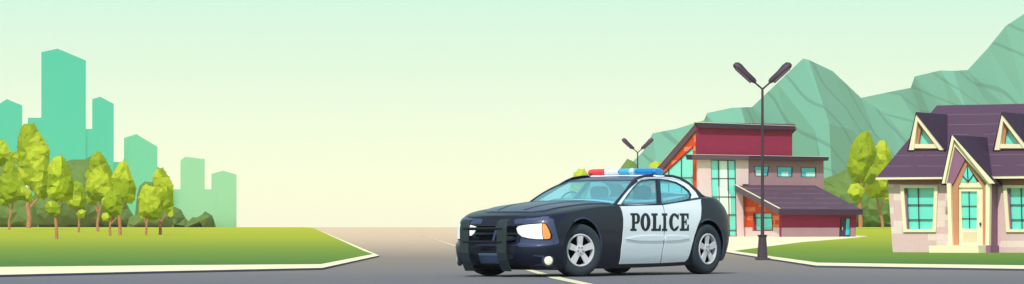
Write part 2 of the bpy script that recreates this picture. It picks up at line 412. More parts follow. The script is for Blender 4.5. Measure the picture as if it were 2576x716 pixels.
tower('skyscraper', [(232, BT), (232, 250), (252, 244), (286, 262), (286, BT)], 1750, 'slim teal tower just right of the tallest one')
tower('skyscraper', [(312, BT), (312, 348), (343, 338), (396, 370), (396, BT)], 2300, 'broad mid height tower in the middle of the skyline')
tower('skyscraper', [(454, BT), (454, 405), (466, 395), (515, 401), (515, BT)], 3150, 'small pale tower with one cut corner, second from the right end of the skyline')
tower('skyscraper', [(532, BT), (532, 438), (561, 430), (595, 440), (595, BT)], 3200, 'low pale tower at the right end of the skyline')
tower('low_block', [(70, BT), (70, 297), (190, 297), (190, BT)], 1700, 'flat topped block behind the left side of the tallest tower', 'building', 40, None)
tower('low_block', [(195, BT), (195, 325), (270, 325), (270, BT)], 1735, 'flat topped block filling the gap between the two highest towers', 'building', 40, None)
tower('low_block', [(275, BT), (275, 408), (340, 408), (340, BT)], 2270, 'flat topped block filling the gap left of the broad mid height tower', 'building', 40, None)
tower('low_block', [(370, BT), (370, 420), (398, 421), (418, 432), (418, BT)], 2400, 'narrow step of a block against the right side of the broad tower', 'building', 40, None)
tower('low_block', [(435, BT), (435, 477), (545, 477), (545, BT)], 3130, 'low flat block joining the two pale right end towers', 'building', 40, None)

# ------------------------------------------------------------------ bushes and trees
M['dark_leaf'] = mat('dark bush leaves', (104, 128, 66), rgb2=(92, 118, 58), nscale=.5, k=1.0, spec=.05)
M['leaf_light'] = mat('young leaves', (194, 204, 60), rgb2=(180, 196, 54), nscale=1.5, k=.80, spec=.08)
M['leaf_deep'] = mat('older leaves', (156, 174, 40), rgb2=(144, 164, 38), nscale=1.5, k=.80, spec=.08)
M['bark'] = mat('pinkish bark', (214, 148, 112), noise=.25, nscale=4, k=.72)
def resample(poly, step):
    out = []
    for i, p in enumerate(poly):
        q = poly[(i + 1) % len(poly)]; d = math.hypot(q[0] - p[0], q[1] - p[1]); n = max(1, int(round(d / step)))
        out += [(p[0] + (q[0] - p[0]) * j / n, p[1] + (q[1] - p[1]) * j / n) for j in range(n)]
    return out
def inside(pt, poly):
    x, y = pt; c = False; n = len(poly)
    for i in range(n):
        (x0, y0), (x1, y1) = poly[i], poly[(i + 1) % n]
        if (y0 > y) != (y1 > y) and x < (x1 - x0) * (y - y0) / (y1 - y0) + x0: c = not c
    return c
def edge_dist(pt, poly):
    best = 1e9; n = len(poly)
    for i in range(n):
        ax, ay = poly[i]; bx, by = poly[(i + 1) % n]; dx, dy = bx - ax, by - ay; l = dx * dx + dy * dy or 1e-9
        u = min(max(((pt[0] - ax) * dx + (pt[1] - ay) * dy) / l, 0), 1); best = min(best, math.hypot(pt[0] - ax - u * dx, pt[1] - ay - u * dy))
    return best
def lump(b, poly, Y, dep, rnd, step, jit, pick, flatbase=False):
    """a rounded, faceted clump of foliage with the given outline, dep thick to each side"""
    from mathutils.geometry import delaunay_2d_cdt
    bd = resample(poly, step); n = len(bd)
    xs = [p[0] for p in poly]; ys = [p[1] for p in poly]; ins = []
    y = min(ys) + step * .5
    while y < max(ys):
        x = min(xs) + step * .5
        while x < max(xs):
            q = (x + rnd.uniform(-.4, .4) * step, y + rnd.uniform(-.4, .4) * step)
            if inside(q, poly) and edge_dist(q, poly) > step * .35: ins.append(q)
            x += step
        y += step
    pts = bd + ins; dm = max([edge_dist(q, poly) for q in ins] or [step])
    vo, _, fo, *_r = delaunay_2d_cdt([Vector(p) for p in pts], [], [list(range(n))], 1, 1e-4)
    vs = []
    for side in (-1, 1):
        for i, v in enumerate(vo):
            d = 0 if i < n else min(edge_dist((v.x, v.y), poly) / dm, 1)
            q = P(v.x, v.y, Y); h = dep * math.sqrt(max(1 - (1 - d) ** 2, 0))
            q.y += side * (h + (rnd.uniform(-1, 1) * jit * step / F * Y if i >= n else 0)); vs.append(q)
    m = len(vo); o = len(b.v); b.v += [tuple(v) for v in vs]
    for f in fo:
        for k in (0, 1):
            ff = tuple(i + k * m for i in (f if k == 0 else f[::-1])); c = sum((vs[i] for i in ff), Vector()) / len(ff)
            b.f.append(tuple(i + o for i in ff)); b.m.append(pick(c))
    return vs
def bush(poly, Y, label, seed, grp='dark bushes on the horizon', dep=None, step=14):
    rnd = random.Random(seed)
    xs = [p[0] for p in poly]; wd = (max(xs) - min(xs)) / F * Y
    base = P((min(xs) + max(xs)) / 2, 573, Y); base.z = gz(Y)
    t = thing('bush', base, label, 'bush', grp)
    b = B(); lump(b, poly, Y, dep or wd * .28, rnd, step, .25, lambda c: 0)
    b.build('foliage', M['dark_leaf'], t)
    return t
YB = 470
C6 = crop(0, 330, 1.936); C7 = crop(220, 400, 2.3875); CR = crop(2300, 340, 1.8864)
def cv(fn, l): return [fn(*p) for p in l]
BB = 577
bush([(-60, BB), (-60, 425), (0, 414), (24, 402), (40, 420), (62, 470), (90, 520), (98, BB)], YB, 'dark green bush behind the leftmost trees', 1)
bush([(60, BB), (64, 520), (100, 470), (140, 430), (165, 408), (178, 402), (212, 402), (232, 393), (243, 396), (262, 420), (285, 450), (305, 485), (325, 525), (334, 540), (340, BB)], YB + 20, 'widest and tallest dark bush, behind the middle of the left trees', 2)
bush([(318, BB), (325, 548), (340, 540), (345, 490), (350, 470), (364, 457), (384, 459), (392, 472), (410, 510), (430, 530), (438, BB)], YB, 'rounded dark bush behind the two trees nearest the road', 3)
bush([(415, BB), (420, 518), (437, 520), (455, 528), (466, 548), (475, 560), (480, BB)], YB + 12, 'small dark bush right of the last left tree', 4, dep=6)
bush([(462, BB), (468, 562), (485, 547), (495, 548), (508, 541), (516, 532), (534, 543), (546, BB)], YB, 'low dark bush at the right end of the row, by the pale low tower', 5, dep=4)
bush([(2052, BB), (2055, 480), (2068, 452), (2105, 438), (2132, 424), (2160, 440), (2250, 470), (2262, BB)], YB, 'dark bush between the red roofed hall and the stone cottage', 6, 'dark bushes beyond the buildings')
bush([(1550, BB), (1556, 430), (1578, 400), (1596, 408), (1606, 420), (1620, BB)], YB, 'dark bush rising behind the roof of the police car', 7, 'dark bushes beyond the buildings')

def tree(name, label, lobes, trunk, Y, seed, grp='trees on the lawn', leaf=.055):
    """lobes: outlines (photo units); trunk: list of (points, base width, top width)"""
    rnd = random.Random(seed)
    base = P(trunk[0][0][0][0], trunk[0][0][0][1], Y); base.z = gz(Y)
    t = thing(name, base, label, 'tree', grp)
    s = F / Y
    off = Vector((rnd.uniform(-50, 50), rnd.uniform(-50, 50), rnd.uniform(-50, 50)))
    from mathutils import noise as nz
    b = B(); lv = []
    def fuller(lp, k=1.16):
        cx = sum(p[0] for p in lp) / len(lp); cy = sum(p[1] for p in lp) / len(lp); return [(cx + (x - cx) * k, cy + (y - cy) * (1 + (k - 1) * .4)) for x, y in lp]
    lobes = [fuller(lp) for lp in lobes]
    for li, lp in enumerate(lobes):
        xs = [p[0] for p in lp]; ys = [p[1] for p in lp]
        wd = min(max(xs) - min(xs), max(ys) - min(ys)) / s
        zc = H - ((min(ys) + max(ys)) / 2 - HY) / s
        sc = 2.6 / max(wd, .5)
        pick = lambda c, sc=sc: 1 if nz.noise((c + off) * sc * .42) + .06 > 0 else 0
        q = lump(b, lp, Y + (li * .3 * (-1) ** li) * wd * .4, wd * .34, rnd, 11, .30, pick)
        lv.append((q, pick))
    # leaf sized faces standing off the clumps, so that the outline is uneven
    for q, pick in lv:
        cen = sum(q, Vector()) / len(q)
        for _ in range(int(len(q) * 1.4)):
            p = rnd.choice(q); p2 = rnd.choice(q)
            if (p - p2).length > .5 * leaf * 10: p2 = p
            c = p.lerp(p2, rnd.random() * .5); c = cen + (c - cen) * rnd.uniform(.985, 1.018)
            d1 = Vector((rnd.uniform(-1, 1), rnd.uniform(-1, 1), rnd.uniform(-1, 1))).normalized()
            d2 = d1.cross(Vector((rnd.uniform(-1, 1), rnd.uniform(-1, 1), rnd.uniform(-1, 1)))).normalized()
            l = leaf * rnd.uniform(.6, 1.3) * 40 / s if s < 40 else leaf * rnd.uniform(.6, 1.3)
            b.add([c - d1 * l, c - d2 * l * .6, c + d1 * l, c + d2 * l * .6], [(0, 1, 2, 3)], pick(c))
    o = b.build('crown', [M['leaf_light'], M['leaf_deep']], t, merge=1e-6)
    b = B()
    for pts, w0, w1 in trunk:
        n = len(pts); b.tube([P(x, y, Y) for x, y in pts], [(w0 + (w1 - w0) * i / (n - 1)) / s / 2 for i in range(n)], 8)
    b.build('trunk', M['bark'], t, smooth=True)
    return t
def yat(py): return G(1000, py).y
T = 'tree'
tree(T, 'tree cut by the left edge of the picture, crown behind the dense low tree', [cv(C6, [(-40, 150), (12, 123), (30, 145), (52, 190), (50, 235), (10, 262), (-40, 270)])], [([(-12, 576), (-10, 520), (-8, 450)], 9, 6)], 300, 11)
tree(T, 'tallest tree of the left row, with a high narrow crown', [cv(C6, [(135, 48), (185, 45), (205, 85), (235, 135), (258, 180), (255, 270), (262, 340), (240, 420), (200, 425), (165, 370), (120, 350), (100, 290), (108, 240), (103, 190), (108, 120), (120, 75)]), cv(C6, [(60, 190), (110, 195), (125, 240), (110, 262), (60, 245), (42, 220)]), cv(C6, [(225, 365), (262, 385), (265, 425), (240, 445), (218, 435), (212, 400)])],
     [(cv(C6, [(155, 603), (160, 540), (150, 480), (160, 440), (172, 380)]), 13, 7), (cv(C6, [(152, 470), (142, 410), (130, 350)]), 6, 4), (cv(C6, [(165, 490), (185, 465), (205, 445), (215, 405)]), 6, 4)], 330, 12)
tree(T, 'dense low tree at the left end, in front of the tallest tree', [cv(C6, [(60, 235), (90, 280), (108, 325), (125, 370), (160, 405), (162, 445), (150, 460), (105, 445), (60, 462), (35, 462), (5, 440), (5, 400), (8, 370), (0, 345), (15, 320), (22, 285), (40, 250)]), cv(C6, [(20, 425), (45, 430), (50, 465), (30, 483), (5, 478), (0, 450)])],
     [(cv(C6, [(51, 613), (48, 570), (60, 525), (72, 465)]), 7, 4), (cv(C6, [(58, 525), (45, 490), (38, 465)]), 4, 3)], 290, 13)
tree(T, 'tree with a single round low lobe left of its trunk', [cv(C6, [(330, 213), (350, 235), (372, 290), (392, 365), (385, 440), (340, 450), (275, 440), (262, 400), (268, 330), (270, 270), (295, 230)]), cv(C6, [(262, 462), (300, 458), (322, 485), (320, 520), (295, 540), (265, 525), (248, 490)])],
     [(cv(C6, [(308, 665), (307, 600), (300, 540), (306, 440)]), 9, 6), (cv(C6, [(318, 500), (332, 475), (340, 445)]), 4, 3)], yat(604), 14)
tree(T, 'smallest egg shaped tree between the two taller ones', [cv(C6, [(415, 350), (440, 365), (455, 395), (462, 440), (448, 490), (400, 500), (378, 485), (362, 450), (366, 428), (385, 395), (400, 362)]), cv(C6, [(440, 500), (462, 512), (455, 545), (430, 552), (418, 530), (425, 508)])],
     [(cv(C6, [(427, 633), (430, 590), (430, 550), (428, 490)]), 6, 4), (cv(C6, [(424, 540), (414, 515), (405, 495)]), 3, 2.5)], yat(586.5), 15)
tree(T, 'broad tree with two side lobes left of the middle of the row', [cv(C6, [(537, 190), (560, 215), (590, 270), (612, 330), (610, 375), (640, 400), (600, 440), (560, 452), (500, 440), (478, 400), (480, 350), (490, 300), (495, 240), (515, 205)]), cv(C6, [(475, 290), (520, 285), (540, 320), (520, 350), (485, 350), (465, 320)]), cv(C6, [(480, 415), (520, 410), (530, 450), (510, 475), (480, 468), (473, 440)])],
     [(cv(C6, [(533, 625), (530, 580), (540, 520), (556, 450)]), 8, 5), (cv(C6, [(536, 525), (524, 495), (520, 465)]), 5, 4)], yat(584), 16)
tree(T, 'pointed tree right of the broad two lobed one, its trunk bare and straight', [cv(C7, [(307, 128), (330, 160), (345, 215), (370, 280), (378, 310), (370, 380), (350, 408), (300, 395), (250, 390), (225, 350), (235, 290), (232, 240), (255, 190), (280, 150)])],
     [(cv(C7, [(281, 636), (280, 560), (274, 500), (282, 390)]), 9, 6), (cv(C7, [(290, 450), (308, 425), (320, 395)]), 4, 3)], yat(594), 17)
tree(T, 'short leaning tree squeezed in front of the pointed tree', [cv(C6, [(600, 400), (650, 420), (662, 480), (650, 530), (610, 535), (580, 510), (560, 480), (560, 450), (585, 420)]), cv(C6, [(560, 525), (590, 518), (602, 545), (590, 567), (565, 562), (555, 545)])],
     [(cv(C6, [(600, 648), (598, 610), (600, 570), (606, 520)]), 7, 4), (cv(C6, [(604, 580), (625, 560), (640, 530)]), 4, 3)], yat(594) - 9, 18)
tree(T, 'rounded low tree left of the last tree of the left row', [cv(C7, [(458, 288), (480, 300), (515, 310), (525, 370), (545, 400), (553, 470), (540, 510), (500, 515), (455, 500), (420, 470), (415, 400), (425, 340), (440, 305)]), cv(C7, [(410, 365), (440, 365), (460, 390), (435, 418), (410, 405), (402, 385)]), cv(C7, [(420, 460), (450, 465), (455, 500), (430, 515), (410, 500)])],
     [(cv(C7, [(455, 634), (457, 590), (460, 550), (474, 490)]), 6, 4), (cv(C7, [(458, 555), (448, 525), (442, 500)]), 3.5, 3)], yat(593), 19)
tree(T, 'last tree of the left row, tall, nearest the road', [cv(C7, [(540, 185), (570, 182), (582, 210), (605, 240), (630, 295), (628, 360), (632, 420), (620, 480), (590, 478), (560, 440), (530, 420), (515, 370), (518, 320), (508, 250), (515, 215)]), cv(C7, [(605, 455), (632, 455), (636, 490), (620, 505), (600, 490)])],
     [(cv(C7, [(549, 634), (552, 590), (545, 520), (552, 450)]), 9, 5), (cv(C7, [(545, 510), (535, 470), (530, 430)]), 4, 3), (cv(C7, [(556, 535), (578, 505), (594, 475)]), 5, 3)], yat(592.5), 20)
RG = 'trees beyond the buildings'
tree(T, 'taller of the two trees between the hall and the cottage, with a low round lobe', [cv(CR, [(252, 58), (270, 68), (290, 130), (302, 165), (290, 220), (265, 250), (240, 322), (195, 318), (175, 270), (163, 240), (175, 190), (182, 145), (200, 105), (225, 75)]), cv(CR, [(180, 340), (215, 335), (243, 365), (238, 405), (215, 432), (185, 420), (162, 380)])],
     [(cv(CR, [(228, 566), (226, 500), (220, 420), (228, 310)]), 11, 7), (cv(CR, [(236, 385), (250, 365), (256, 340)]), 4, 3)], 340, 21, RG)
tree(T, 'tree partly behind the cottage roof, with a forked trunk', [cv(CR, [(330, 112), (350, 115), (375, 160), (387, 210), (405, 250), (395, 330), (350, 395), (290, 402), (265, 380), (240, 340), (262, 300), (285, 240), (300, 160)]), cv(CR, [(340, 365), (375, 360), (378, 425), (355, 420)])],
     [(cv(CR, [(345, 566), (340, 520), (325, 470), (312, 395)]), 8, 5), (cv(CR, [(330, 480), (345, 440), (358, 410)]), 5, 4)], 345, 22, RG)
tree(T, 'yellow green treetop showing above the windscreen of the police car', [[(1441, 455), (1446, 438), (1456, 428), (1468, 428), (1476, 440), (1480, 470), (1470, 500), (1445, 500), (1436, 478)]], [([(1458, 577), (1458, 540), (1458, 490)], 7, 5)], 380, 23, RG)
tree(T, 'treetop peeping out beside the sloping roof edge of the hall', [[(1625, 440), (1636, 416), (1648, 408), (1668, 412), (1680, 450), (1670, 500), (1635, 500), (1620, 470)]], [([(1648, 577), (1648, 540), (1648, 490)], 8, 5)], 380, 24, RG)

# ------------------------------------------------------------------ the hall with the red upper wall
M['brick'] = brick_mat('orange brick', (222, 76, 28), (250, 132, 84), (-.4226, .9063), 1.5, .30, .74, k=.95)
M['brick2'] = brick_mat('orange brick outside the wing', (222, 76, 28), (250, 132, 84), (-.4226, .9063), 1.1, .30, .74, k=.82)
M['crimson'] = mat('crimson render', (160, 46, 86), noise=.06, nscale=2, k=.74)
M['mauve'] = mat('mauve shaded render', (176, 138, 148), noise=.06, nscale=2, k=.80)  # darker copy of the wall render, shade painted into the colour
M['stucco'] = mat('pale pink lit render', (228, 202, 202), noise=.05, nscale=2, k=.92)  # lit copy of the wall render, light put into the colour
M['slab'] = mat('dark plum fascia', (76, 54, 80), noise=.08, nscale=3)
M['slab2'] = mat('grey plum fascia', (112, 90, 104), noise=.08, nscale=3)
M['trim'] = mat('cream edge trim', (255, 246, 212), k=.74)
M['hall_roof'] = board_mat('plum roof boards', (102, 76, 98), (126, 100, 114), .34, th=.16)
def glass(name, top, rough=.12, tr=.0, k=.62, spec=.9):
    m = mat(name, top, rough=rough, spec=spec, k=k); return m
M['pane'] = glass('turquoise glass', (120, 236, 218), k=.9)
M['pane_blue'] = glass('deep turquoise glass', (14, 190, 208), k=1)
M['pane_pale'] = glass('pale turquoise glass', (178, 236, 224), k=1)
M['bar'] = mat('plum glazing bars', (84, 58, 86), rough=.6)
ca, sa = math.cos(R(25)), math.sin(R(25))
C0 = G(1760, 597, 0); C0.y = C0.y
CY = 219.5; C0 = Vector(((1760 - 1288) / F * CY, CY, gz(CY)))
FS = Frame((C0.x, C0.y), (ca, sa), (sa, -ca))            # front: the right end recedes
SS = Frame((C0.x, C0.y), (sa, -ca), (-ca, -sa))          # brick side wall: the left end recedes
GZ0 = C0.z - .25
hall = thing('hall', C0, 'hall with a crimson upper wall, orange brick gable glazing and plum sloping roofs', 'building')
def fpart(nm, px, m, lo, hi, fr=FS, holes=(), at=None, parent=None, raw=False, b=None, foot=False):
    at = hi if at is None else at
    q = fr.poly(px, at)
    if foot: q = [(u, GZ0 if p[1] >= 596 else z) for (u, z), p in zip(q, px)]
    hs = [fr.poly(h, at) for h in holes]
    bb_ = b or B(); bb_.solid(q, hs, lambda u, z, o: fr.pt(u, z, o), lo, hi)
    if b is None: return bb_.build(nm, m, parent or hall)
def bars(fr, lines, off, wd, th, m, nm, parent):
    b = B()
    for (x0, y0), (x1, y1) in lines:
        a = fr.un(x0, y0, off); c = fr.un(x1, y1, off)
        A = fr.pt(*a, off); Cc = fr.pt(*c, off); d = (Cc - A); ln = d.length; d.normalize()
        n3 = Vector((fr.n.x, fr.n.y, 0)); s_ = d.cross(n3).normalized()
        b.box((A + Cc) / 2, (ln, wd, th), 0, (d, s_, n3))
    return b.build(nm, m, parent)
def window(fr, px, bx, off, rec, m_p, m_b, parent, wd=.06, fm=None, fw=.0, label=None):
    """pane set back in its opening, glazing bars in front; the frame part carries them"""
    q = fr.poly(px, off)
    b = B()
    cx = sum(p[0] for p in q) / len(q); cz = sum(p[1] for p in q) / len(q)
    g = fw or wd
    def scale(p, d):
        vx, vz = cx - p[0], cz - p[1]; l = math.hypot(vx, vz); return (p[0] + vx / l * d, p[1] + vz / l * d)
    b.solid(q, [[scale(p, g * 1.3) for p in q]], lambda u, z, o: fr.pt(u, z, o), off - rec, off + .012)
    w_ = b.build('window', m_b if fm is None else fm, parent)
    if label: w_['label'] = label
    b = B(); b.solid([scale(p, g * .5) for p in q], [], lambda u, z, o: fr.pt(u, z, o), off - rec - .03, off - rec + .03)
    b.build('pane', m_p, w_)
    if bx: bars(fr, bx, off - rec + .06, wd, .05, m_b, 'glazing_bar', w_)
    return w_
# main block
gw_hole = [(1788, 402.5), (1850, 403.5), (1853, 597), (1794, 597)]
small = [[(1896, 418.5), (1936, 419), (1931, 444), (1899, 444)], [(1954, 420), (1994, 420.5), (1993, 446), (1955.5, 445.5)], [(2014, 421.5), (2053, 421.8), (2053, 446), (2015, 446)]]
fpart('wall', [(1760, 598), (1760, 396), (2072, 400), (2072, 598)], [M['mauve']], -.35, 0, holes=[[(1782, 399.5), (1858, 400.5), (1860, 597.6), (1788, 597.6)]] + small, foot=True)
fpart('wall', [(1758, 598), (1756, 398), (1883, 399.5), (1883, 464), (1868, 464), (1872, 598)], [M['stucco']], 0.003, .22, holes=[gw_hole], foot=True)['label'] = 'pale pink wall section round the tall window'
fpart('red_wall', [(1757, 400), (1757, 318), (1993, 325), (1993, 400)], [M['crimson']], -.3, .10)['label'] = 'crimson upper wall'
for hpx in small:
    x0, x1 = hpx[0][0], hpx[1][0]
    window(FS, hpx, None, 0.0, .07, M['pane_blue'], M['bar'], hall, .05)
for (x0, y0, x1, y1) in ((1902, 429, 1922, 443), (1966, 433, 1983, 444.5), (2028, 434, 2051, 445)):
    fpart('pale_square', [(x0, y1), (x0, y0), (x1, y0), (x1, y1)], [M['pane_pale']], -.035, -.028)['label'] = 'pale square seen in a small window'  # paler square in front of each small pane
window(FS, gw_hole, [((1807, 404), (1811, 597)), ((1831, 404), (1835, 597)), ((1790, 449.5), (1851, 449.5)), ((1791, 496), (1851, 496)), ((1792, 541), (1852, 541)), ((1793, 580), (1852, 580))], .22, .1, M['pane'], M['bar'], hall, .05)
fpart('highlight', [(1812, 402), (1812, 470), (1806, 470), (1806, 540), (1838, 540), (1838, 492), (1829, 480), (1829, 402)], [mat('white highlight', (226, 248, 232), k=.95)], .16, .166, at=.166)['label'] = 'white highlight painted over the tall window'  # pale shape paints a reflection on the glass behind the bars
# brick side wall with the big slanted window
win_s = [(1744, 367), (1744, 597), (1600, 597), (1600, 492), (1680, 424.5)]
win_s = [(1744, 368), (1744, 590), (1655, 590), (1655, 448)]
wl = SS.poly([(1760, 600), (1760, 318), (1642, 443), (1608, 478), (1608, 600)])
wl = [(u, GZ0 if z < .4 else z) for u, z in wl]
b = B(); b.solid(wl, [SS.poly(win_s)], lambda u, z, o: SS.pt(u, z, o), -.35, 0); b.build('brick_wall', M['brick'], hall)
window(SS, win_s, [((1682, 425), (1682, 590)), ((1714, 396), (1714, 590)), ((1655, 448), (1744, 448)), ((1655, 500), (1744, 500)), ((1655, 545), (1744, 545))], 0.0, .12, M['pane'], M['bar'], hall, .06, fm=M['crimson'])
# rest of the block: right end wall, back wall
def vwall(nm, fr, u, b0, b1, z0, z1, m, t=.3):
    bq = B(); c0 = fr.pt(u, z0, -b0); c1 = fr.pt(u, z0, -b1); d = (c1 - c0); ln = d.length; d.normalize(); n3 = Vector((fr.U.x, fr.U.y, 0))
    bq.box((c0 + c1) / 2 + Vector((0, 0, (z1 - z0) / 2)), (ln, t, z1 - z0), 0, (d, n3, Vector((0, 0, 1)))); return bq.build(nm, m, hall)
uE, _ = FS.un(2070, 500); _, zTop = FS.un(2000, 396); uR, zR = FS.un(1993, 322)
uS0, zS0 = SS.un(1608, 478)
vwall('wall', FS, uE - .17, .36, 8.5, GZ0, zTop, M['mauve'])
vwall('wall', FS, uR - .17, .36, 7.0, zTop + .003, zR - 2.2, M['crimson'])
bq = B(); A = FS.pt(0.3, GZ0, -8.6); Bp = FS.pt(uE, GZ0, -8.6)
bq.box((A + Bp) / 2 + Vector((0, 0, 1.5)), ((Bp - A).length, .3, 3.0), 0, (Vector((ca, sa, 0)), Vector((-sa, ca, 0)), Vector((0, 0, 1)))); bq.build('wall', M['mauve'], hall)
# main sloping roof: profile in the side plane, running across the block
prof = SS.poly([(1750, 308.5), (1640, 438), (1600, 483), (1608, 489), (1650, 443), (1760, 322)], .3)
prof = SS.poly([(1751, 308.5), (1640, 437), (1596, 484), (1603, 493), (1650, 446), (1756, 322)], .14)
def extr(nm, fr, pr, o0, o1, m, parent=hall, **kw):
    bq = B(); bq.solid(pr, [], lambda u, z, o: fr.pt(u, z, o), o0, o1); return bq.build(nm, m, parent, **kw)
extr('roof', SS, prof, .14, -(uR + .35), M['slab2'])
pt_ = SS.poly([(1751.2, 307.6), (1639.7, 436.2), (1596, 483), (1596, 484), (1640, 437), (1751, 308.3)], .18)
extr('roof_trim', SS, pt_, .18, .142, M['trim'])
fpart('fascia', [(1750, 309), (2000, 318), (1999, 327.5), (1756, 322)], [M['slab']], .16, .42, at=.42)
fpart('roof_trim', [(1750, 307.8), (2000, 317.2), (2000, 318), (1750, 308.8)], [M['trim']], .16, .45, at=.45)
# flat canopy slab over the lower block
fpart('canopy', [(1740, 389.5), (2086, 395.8), (2083, 405), (1743, 402)], [M['slab']], -.3, .6)
fpart('canopy_face', [(1740, 389.5), (1886, 392.2), (1882, 403.3), (1743, 402)], [M['slab2']], .603, .63)
fpart('roof_trim', [(1739, 388.6), (2086, 395), (2086, 395.8), (1739, 389.4)], [M['trim']], .50, .64, at=.64)
bq = B(); zc = FS.un(1900, 398)[1]
bq.box(FS.pt((uE + uR) / 2, zc, -5), (uE - uR + .6, 7.0, .2), 0, (Vector((ca, sa, 0)), Vector((-sa, ca, 0)), Vector((0, 0, 1)))); bq.build('flat_roof', M['slab'], hall)
# wing: lean-to with the brick end wall, door on the right
LW = 5.7
u0w, _ = FS.un(1873, 597)                                   # where the brick end wall meets the block
FW = Frame(FS.pt(0, 0, LW)[:2], FS.U, FS.n)                 # crimson long wall of the wing
SW = Frame(FS.pt(u0w, 0, 0)[:2], SS.U, SS.n)                # brick end wall, same direction as the side wall
end = SW.poly([(1873, 598), (1873, 477), (1966, 541), (1970, 598)])
zmid = FW.un(1980, 573)[1]
b = B(); ww = [(1894, 537), (1942, 537), (1944, 581), (1897, 581)]
b.solid([(u, GZ0 if i in (0, 3) else z) for i, (u, z) in enumerate(end)], [SW.poly(ww)], lambda u, z, o: SW.pt(u, z, o), -.3, 0); b.build('brick_wall', M['brick2'], hall)
pl = SW.poly([(1873, 598), (1873, 573.5), (1970, 573.5), (1970, 598)])
b = B(); b.solid([(pl[0][0], GZ0), (pl[0][0], zmid), (pl[3][0] + .04, zmid), (pl[3][0] + .04, GZ0)], [[(x, z) for x, z in SW.poly([(1894, 573.4), (1944, 573.4), (1944, 581), (1897, 581)])]] if False else [], lambda u, z, o: SW.pt(u, z, o), .003, .03)
plinth_end = None
zs_ = SW.un(1900, 582)[1]
b = B(); uA, uB = pl[0][0], pl[3][0] + .03; wa, wb = SW.un(1893, 581)[0], SW.un(1946, 581)[0]
b.solid([(uA, GZ0), (uB, GZ0), (uB, zmid), (wb, zmid), (wb, zs_), (wa, zs_), (wa, zmid), (uA, zmid)], [], lambda u, z, o: SW.pt(u, z, o), .003, .04); b.build('plinth', M['stucco'], hall)
window(SW, ww, [((1895, 549), (1943, 549))], 0.02, .2, M['pane'], M['bar'], hall, .06, fm=M['crimson'])
door_px = [(2114, 548), (2140, 548), (2137, 597), (2111, 597)]
fpart('red_wall', [(1966, 598), (1966, 536), (2155, 536), (2152, 598)], [M['crimson']], -.3, 0, fr=FW, holes=[[(2114, 548), (2141, 548), (2138, 597), (2111, 597)]], foot=True)
pz = FW.poly([(1970, 573.5), (2111.5, 573.5), (2110, 598)])
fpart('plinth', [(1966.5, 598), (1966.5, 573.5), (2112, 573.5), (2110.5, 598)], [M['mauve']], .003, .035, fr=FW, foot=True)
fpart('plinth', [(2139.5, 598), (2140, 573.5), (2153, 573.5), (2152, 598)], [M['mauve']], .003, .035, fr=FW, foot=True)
dr = fpart('door', [(2113, 597.5), (2115.5, 548.5), (2140, 548.5), (2138, 597.5)], [M['bar']], -.22, -.12, fr=FW)
q = B(); q.solid(FW.poly([(2127, 592), (2129.5, 551), (2138, 551), (2137, 592)], -.1), [], lambda u, z, o: FW.pt(u, z, o), -.12, -.095); q.build('pane', M['pane_blue'], dr)
hn = B(); hu = FW.un(2119, 575, -.1); hn.box(FW.pt(hu[0], hu[1], -.08), (.05, .05, .2)); hn.build('handle', M['trim'], dr)
urr = FW.un(2152, 590)[0]
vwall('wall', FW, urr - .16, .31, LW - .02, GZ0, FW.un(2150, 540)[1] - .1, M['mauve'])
# wing roof, a slab with its own profile, from high at the block to low at the eaves
zl = FW.un(1963, 540, .5)[1]; zl2 = FW.un(1963, 529, .5)[1]; zh = FS.un(1870, 466, .003)[1]
rp = [(.003, zh), (LW + .55, zl2 + .06), (LW + .55, zl), (.003, zh - .35)]
uL = FW.un(1962, 530, .55)[0]; uRr = FW.un(2168, 530, .55)[0]
b = B(); b.solid([(o_, z) for o_, z in rp], [], lambda o_, z, u: FS.pt(u, z, o_), uL, uRr); b.build('wing_roof', M['hall_roof'], hall)
b = B(); b.solid([(LW + .553, zl2 + .05), (LW + .60, zl2 + .05), (LW + .60, zl - .02), (LW + .553, zl - .02)], [], lambda o_, z, u: FS.pt(u, z, o_), uL - .1, uRr + .05); b.build('fascia', M['slab'], hall)
b = B(); b.solid([(-.0 + .003, zh + .05), (LW + .6, zl2 + .1), (LW + .6, zl - .03), (.003, zh - .36)], [], lambda o_, z, u: FS.pt(u, z, o_), uL - .12, uL - .002); b.build('fascia', M['slab2'], hall)
b = B(); b.solid([(.003, zh + .075), (LW + .62, zl2 + .125), (LW + .62, zl2 + .1), (.003, zh + .053)], [], lambda o_, z, u: FS.pt(u, z, o_), uL - .14, uL - .0); b.build('roof_trim', M['trim'], hall)

# ------------------------------------------------------------------ the cottage
M['stone'] = brick_mat('pale plastered stone', (230, 196, 196), (244, 222, 214), (.866, -.5), .50, .18, .87, k=.86)
M['cream'] = mat('cream painted wood', (255, 244, 206), noise=.03, nscale=4, k=.84)
M['shade_mauve'] = mat('mauve shaded boards', (172, 122, 156), noise=.05, nscale=3)  # shade of the porch faces is put into this mauve
M['salmon'] = mat('salmon reveal', (226, 158, 120), noise=.05, nscale=3)
M['roof2'] = board_mat('plum roof tiles', (100, 74, 98), (126, 100, 116), .30, th=.07)
M['roof_dark'] = mat('dark plum dormer roof', (74, 54, 80), noise=.1, nscale=4)
M['pane3'] = glass('cottage glass', (112, 236, 216), k=.85)
a3 = R(30); c3, s3 = math.cos(a3), math.sin(a3)
HYd = F * (H - .039) / 63.0
HO = Vector(((2246 - 1288) / F * HYd, HYd, 0))
FH = Frame((HO.x, HO.y), (c3, -s3), (-s3, -c3))           # facade, turned to face left of the camera
house = thing('cottage', (HO.x, HO.y, 0), 'stone cottage with a plum tiled roof, two dormers and a gabled porch', 'house')
HB = -.02
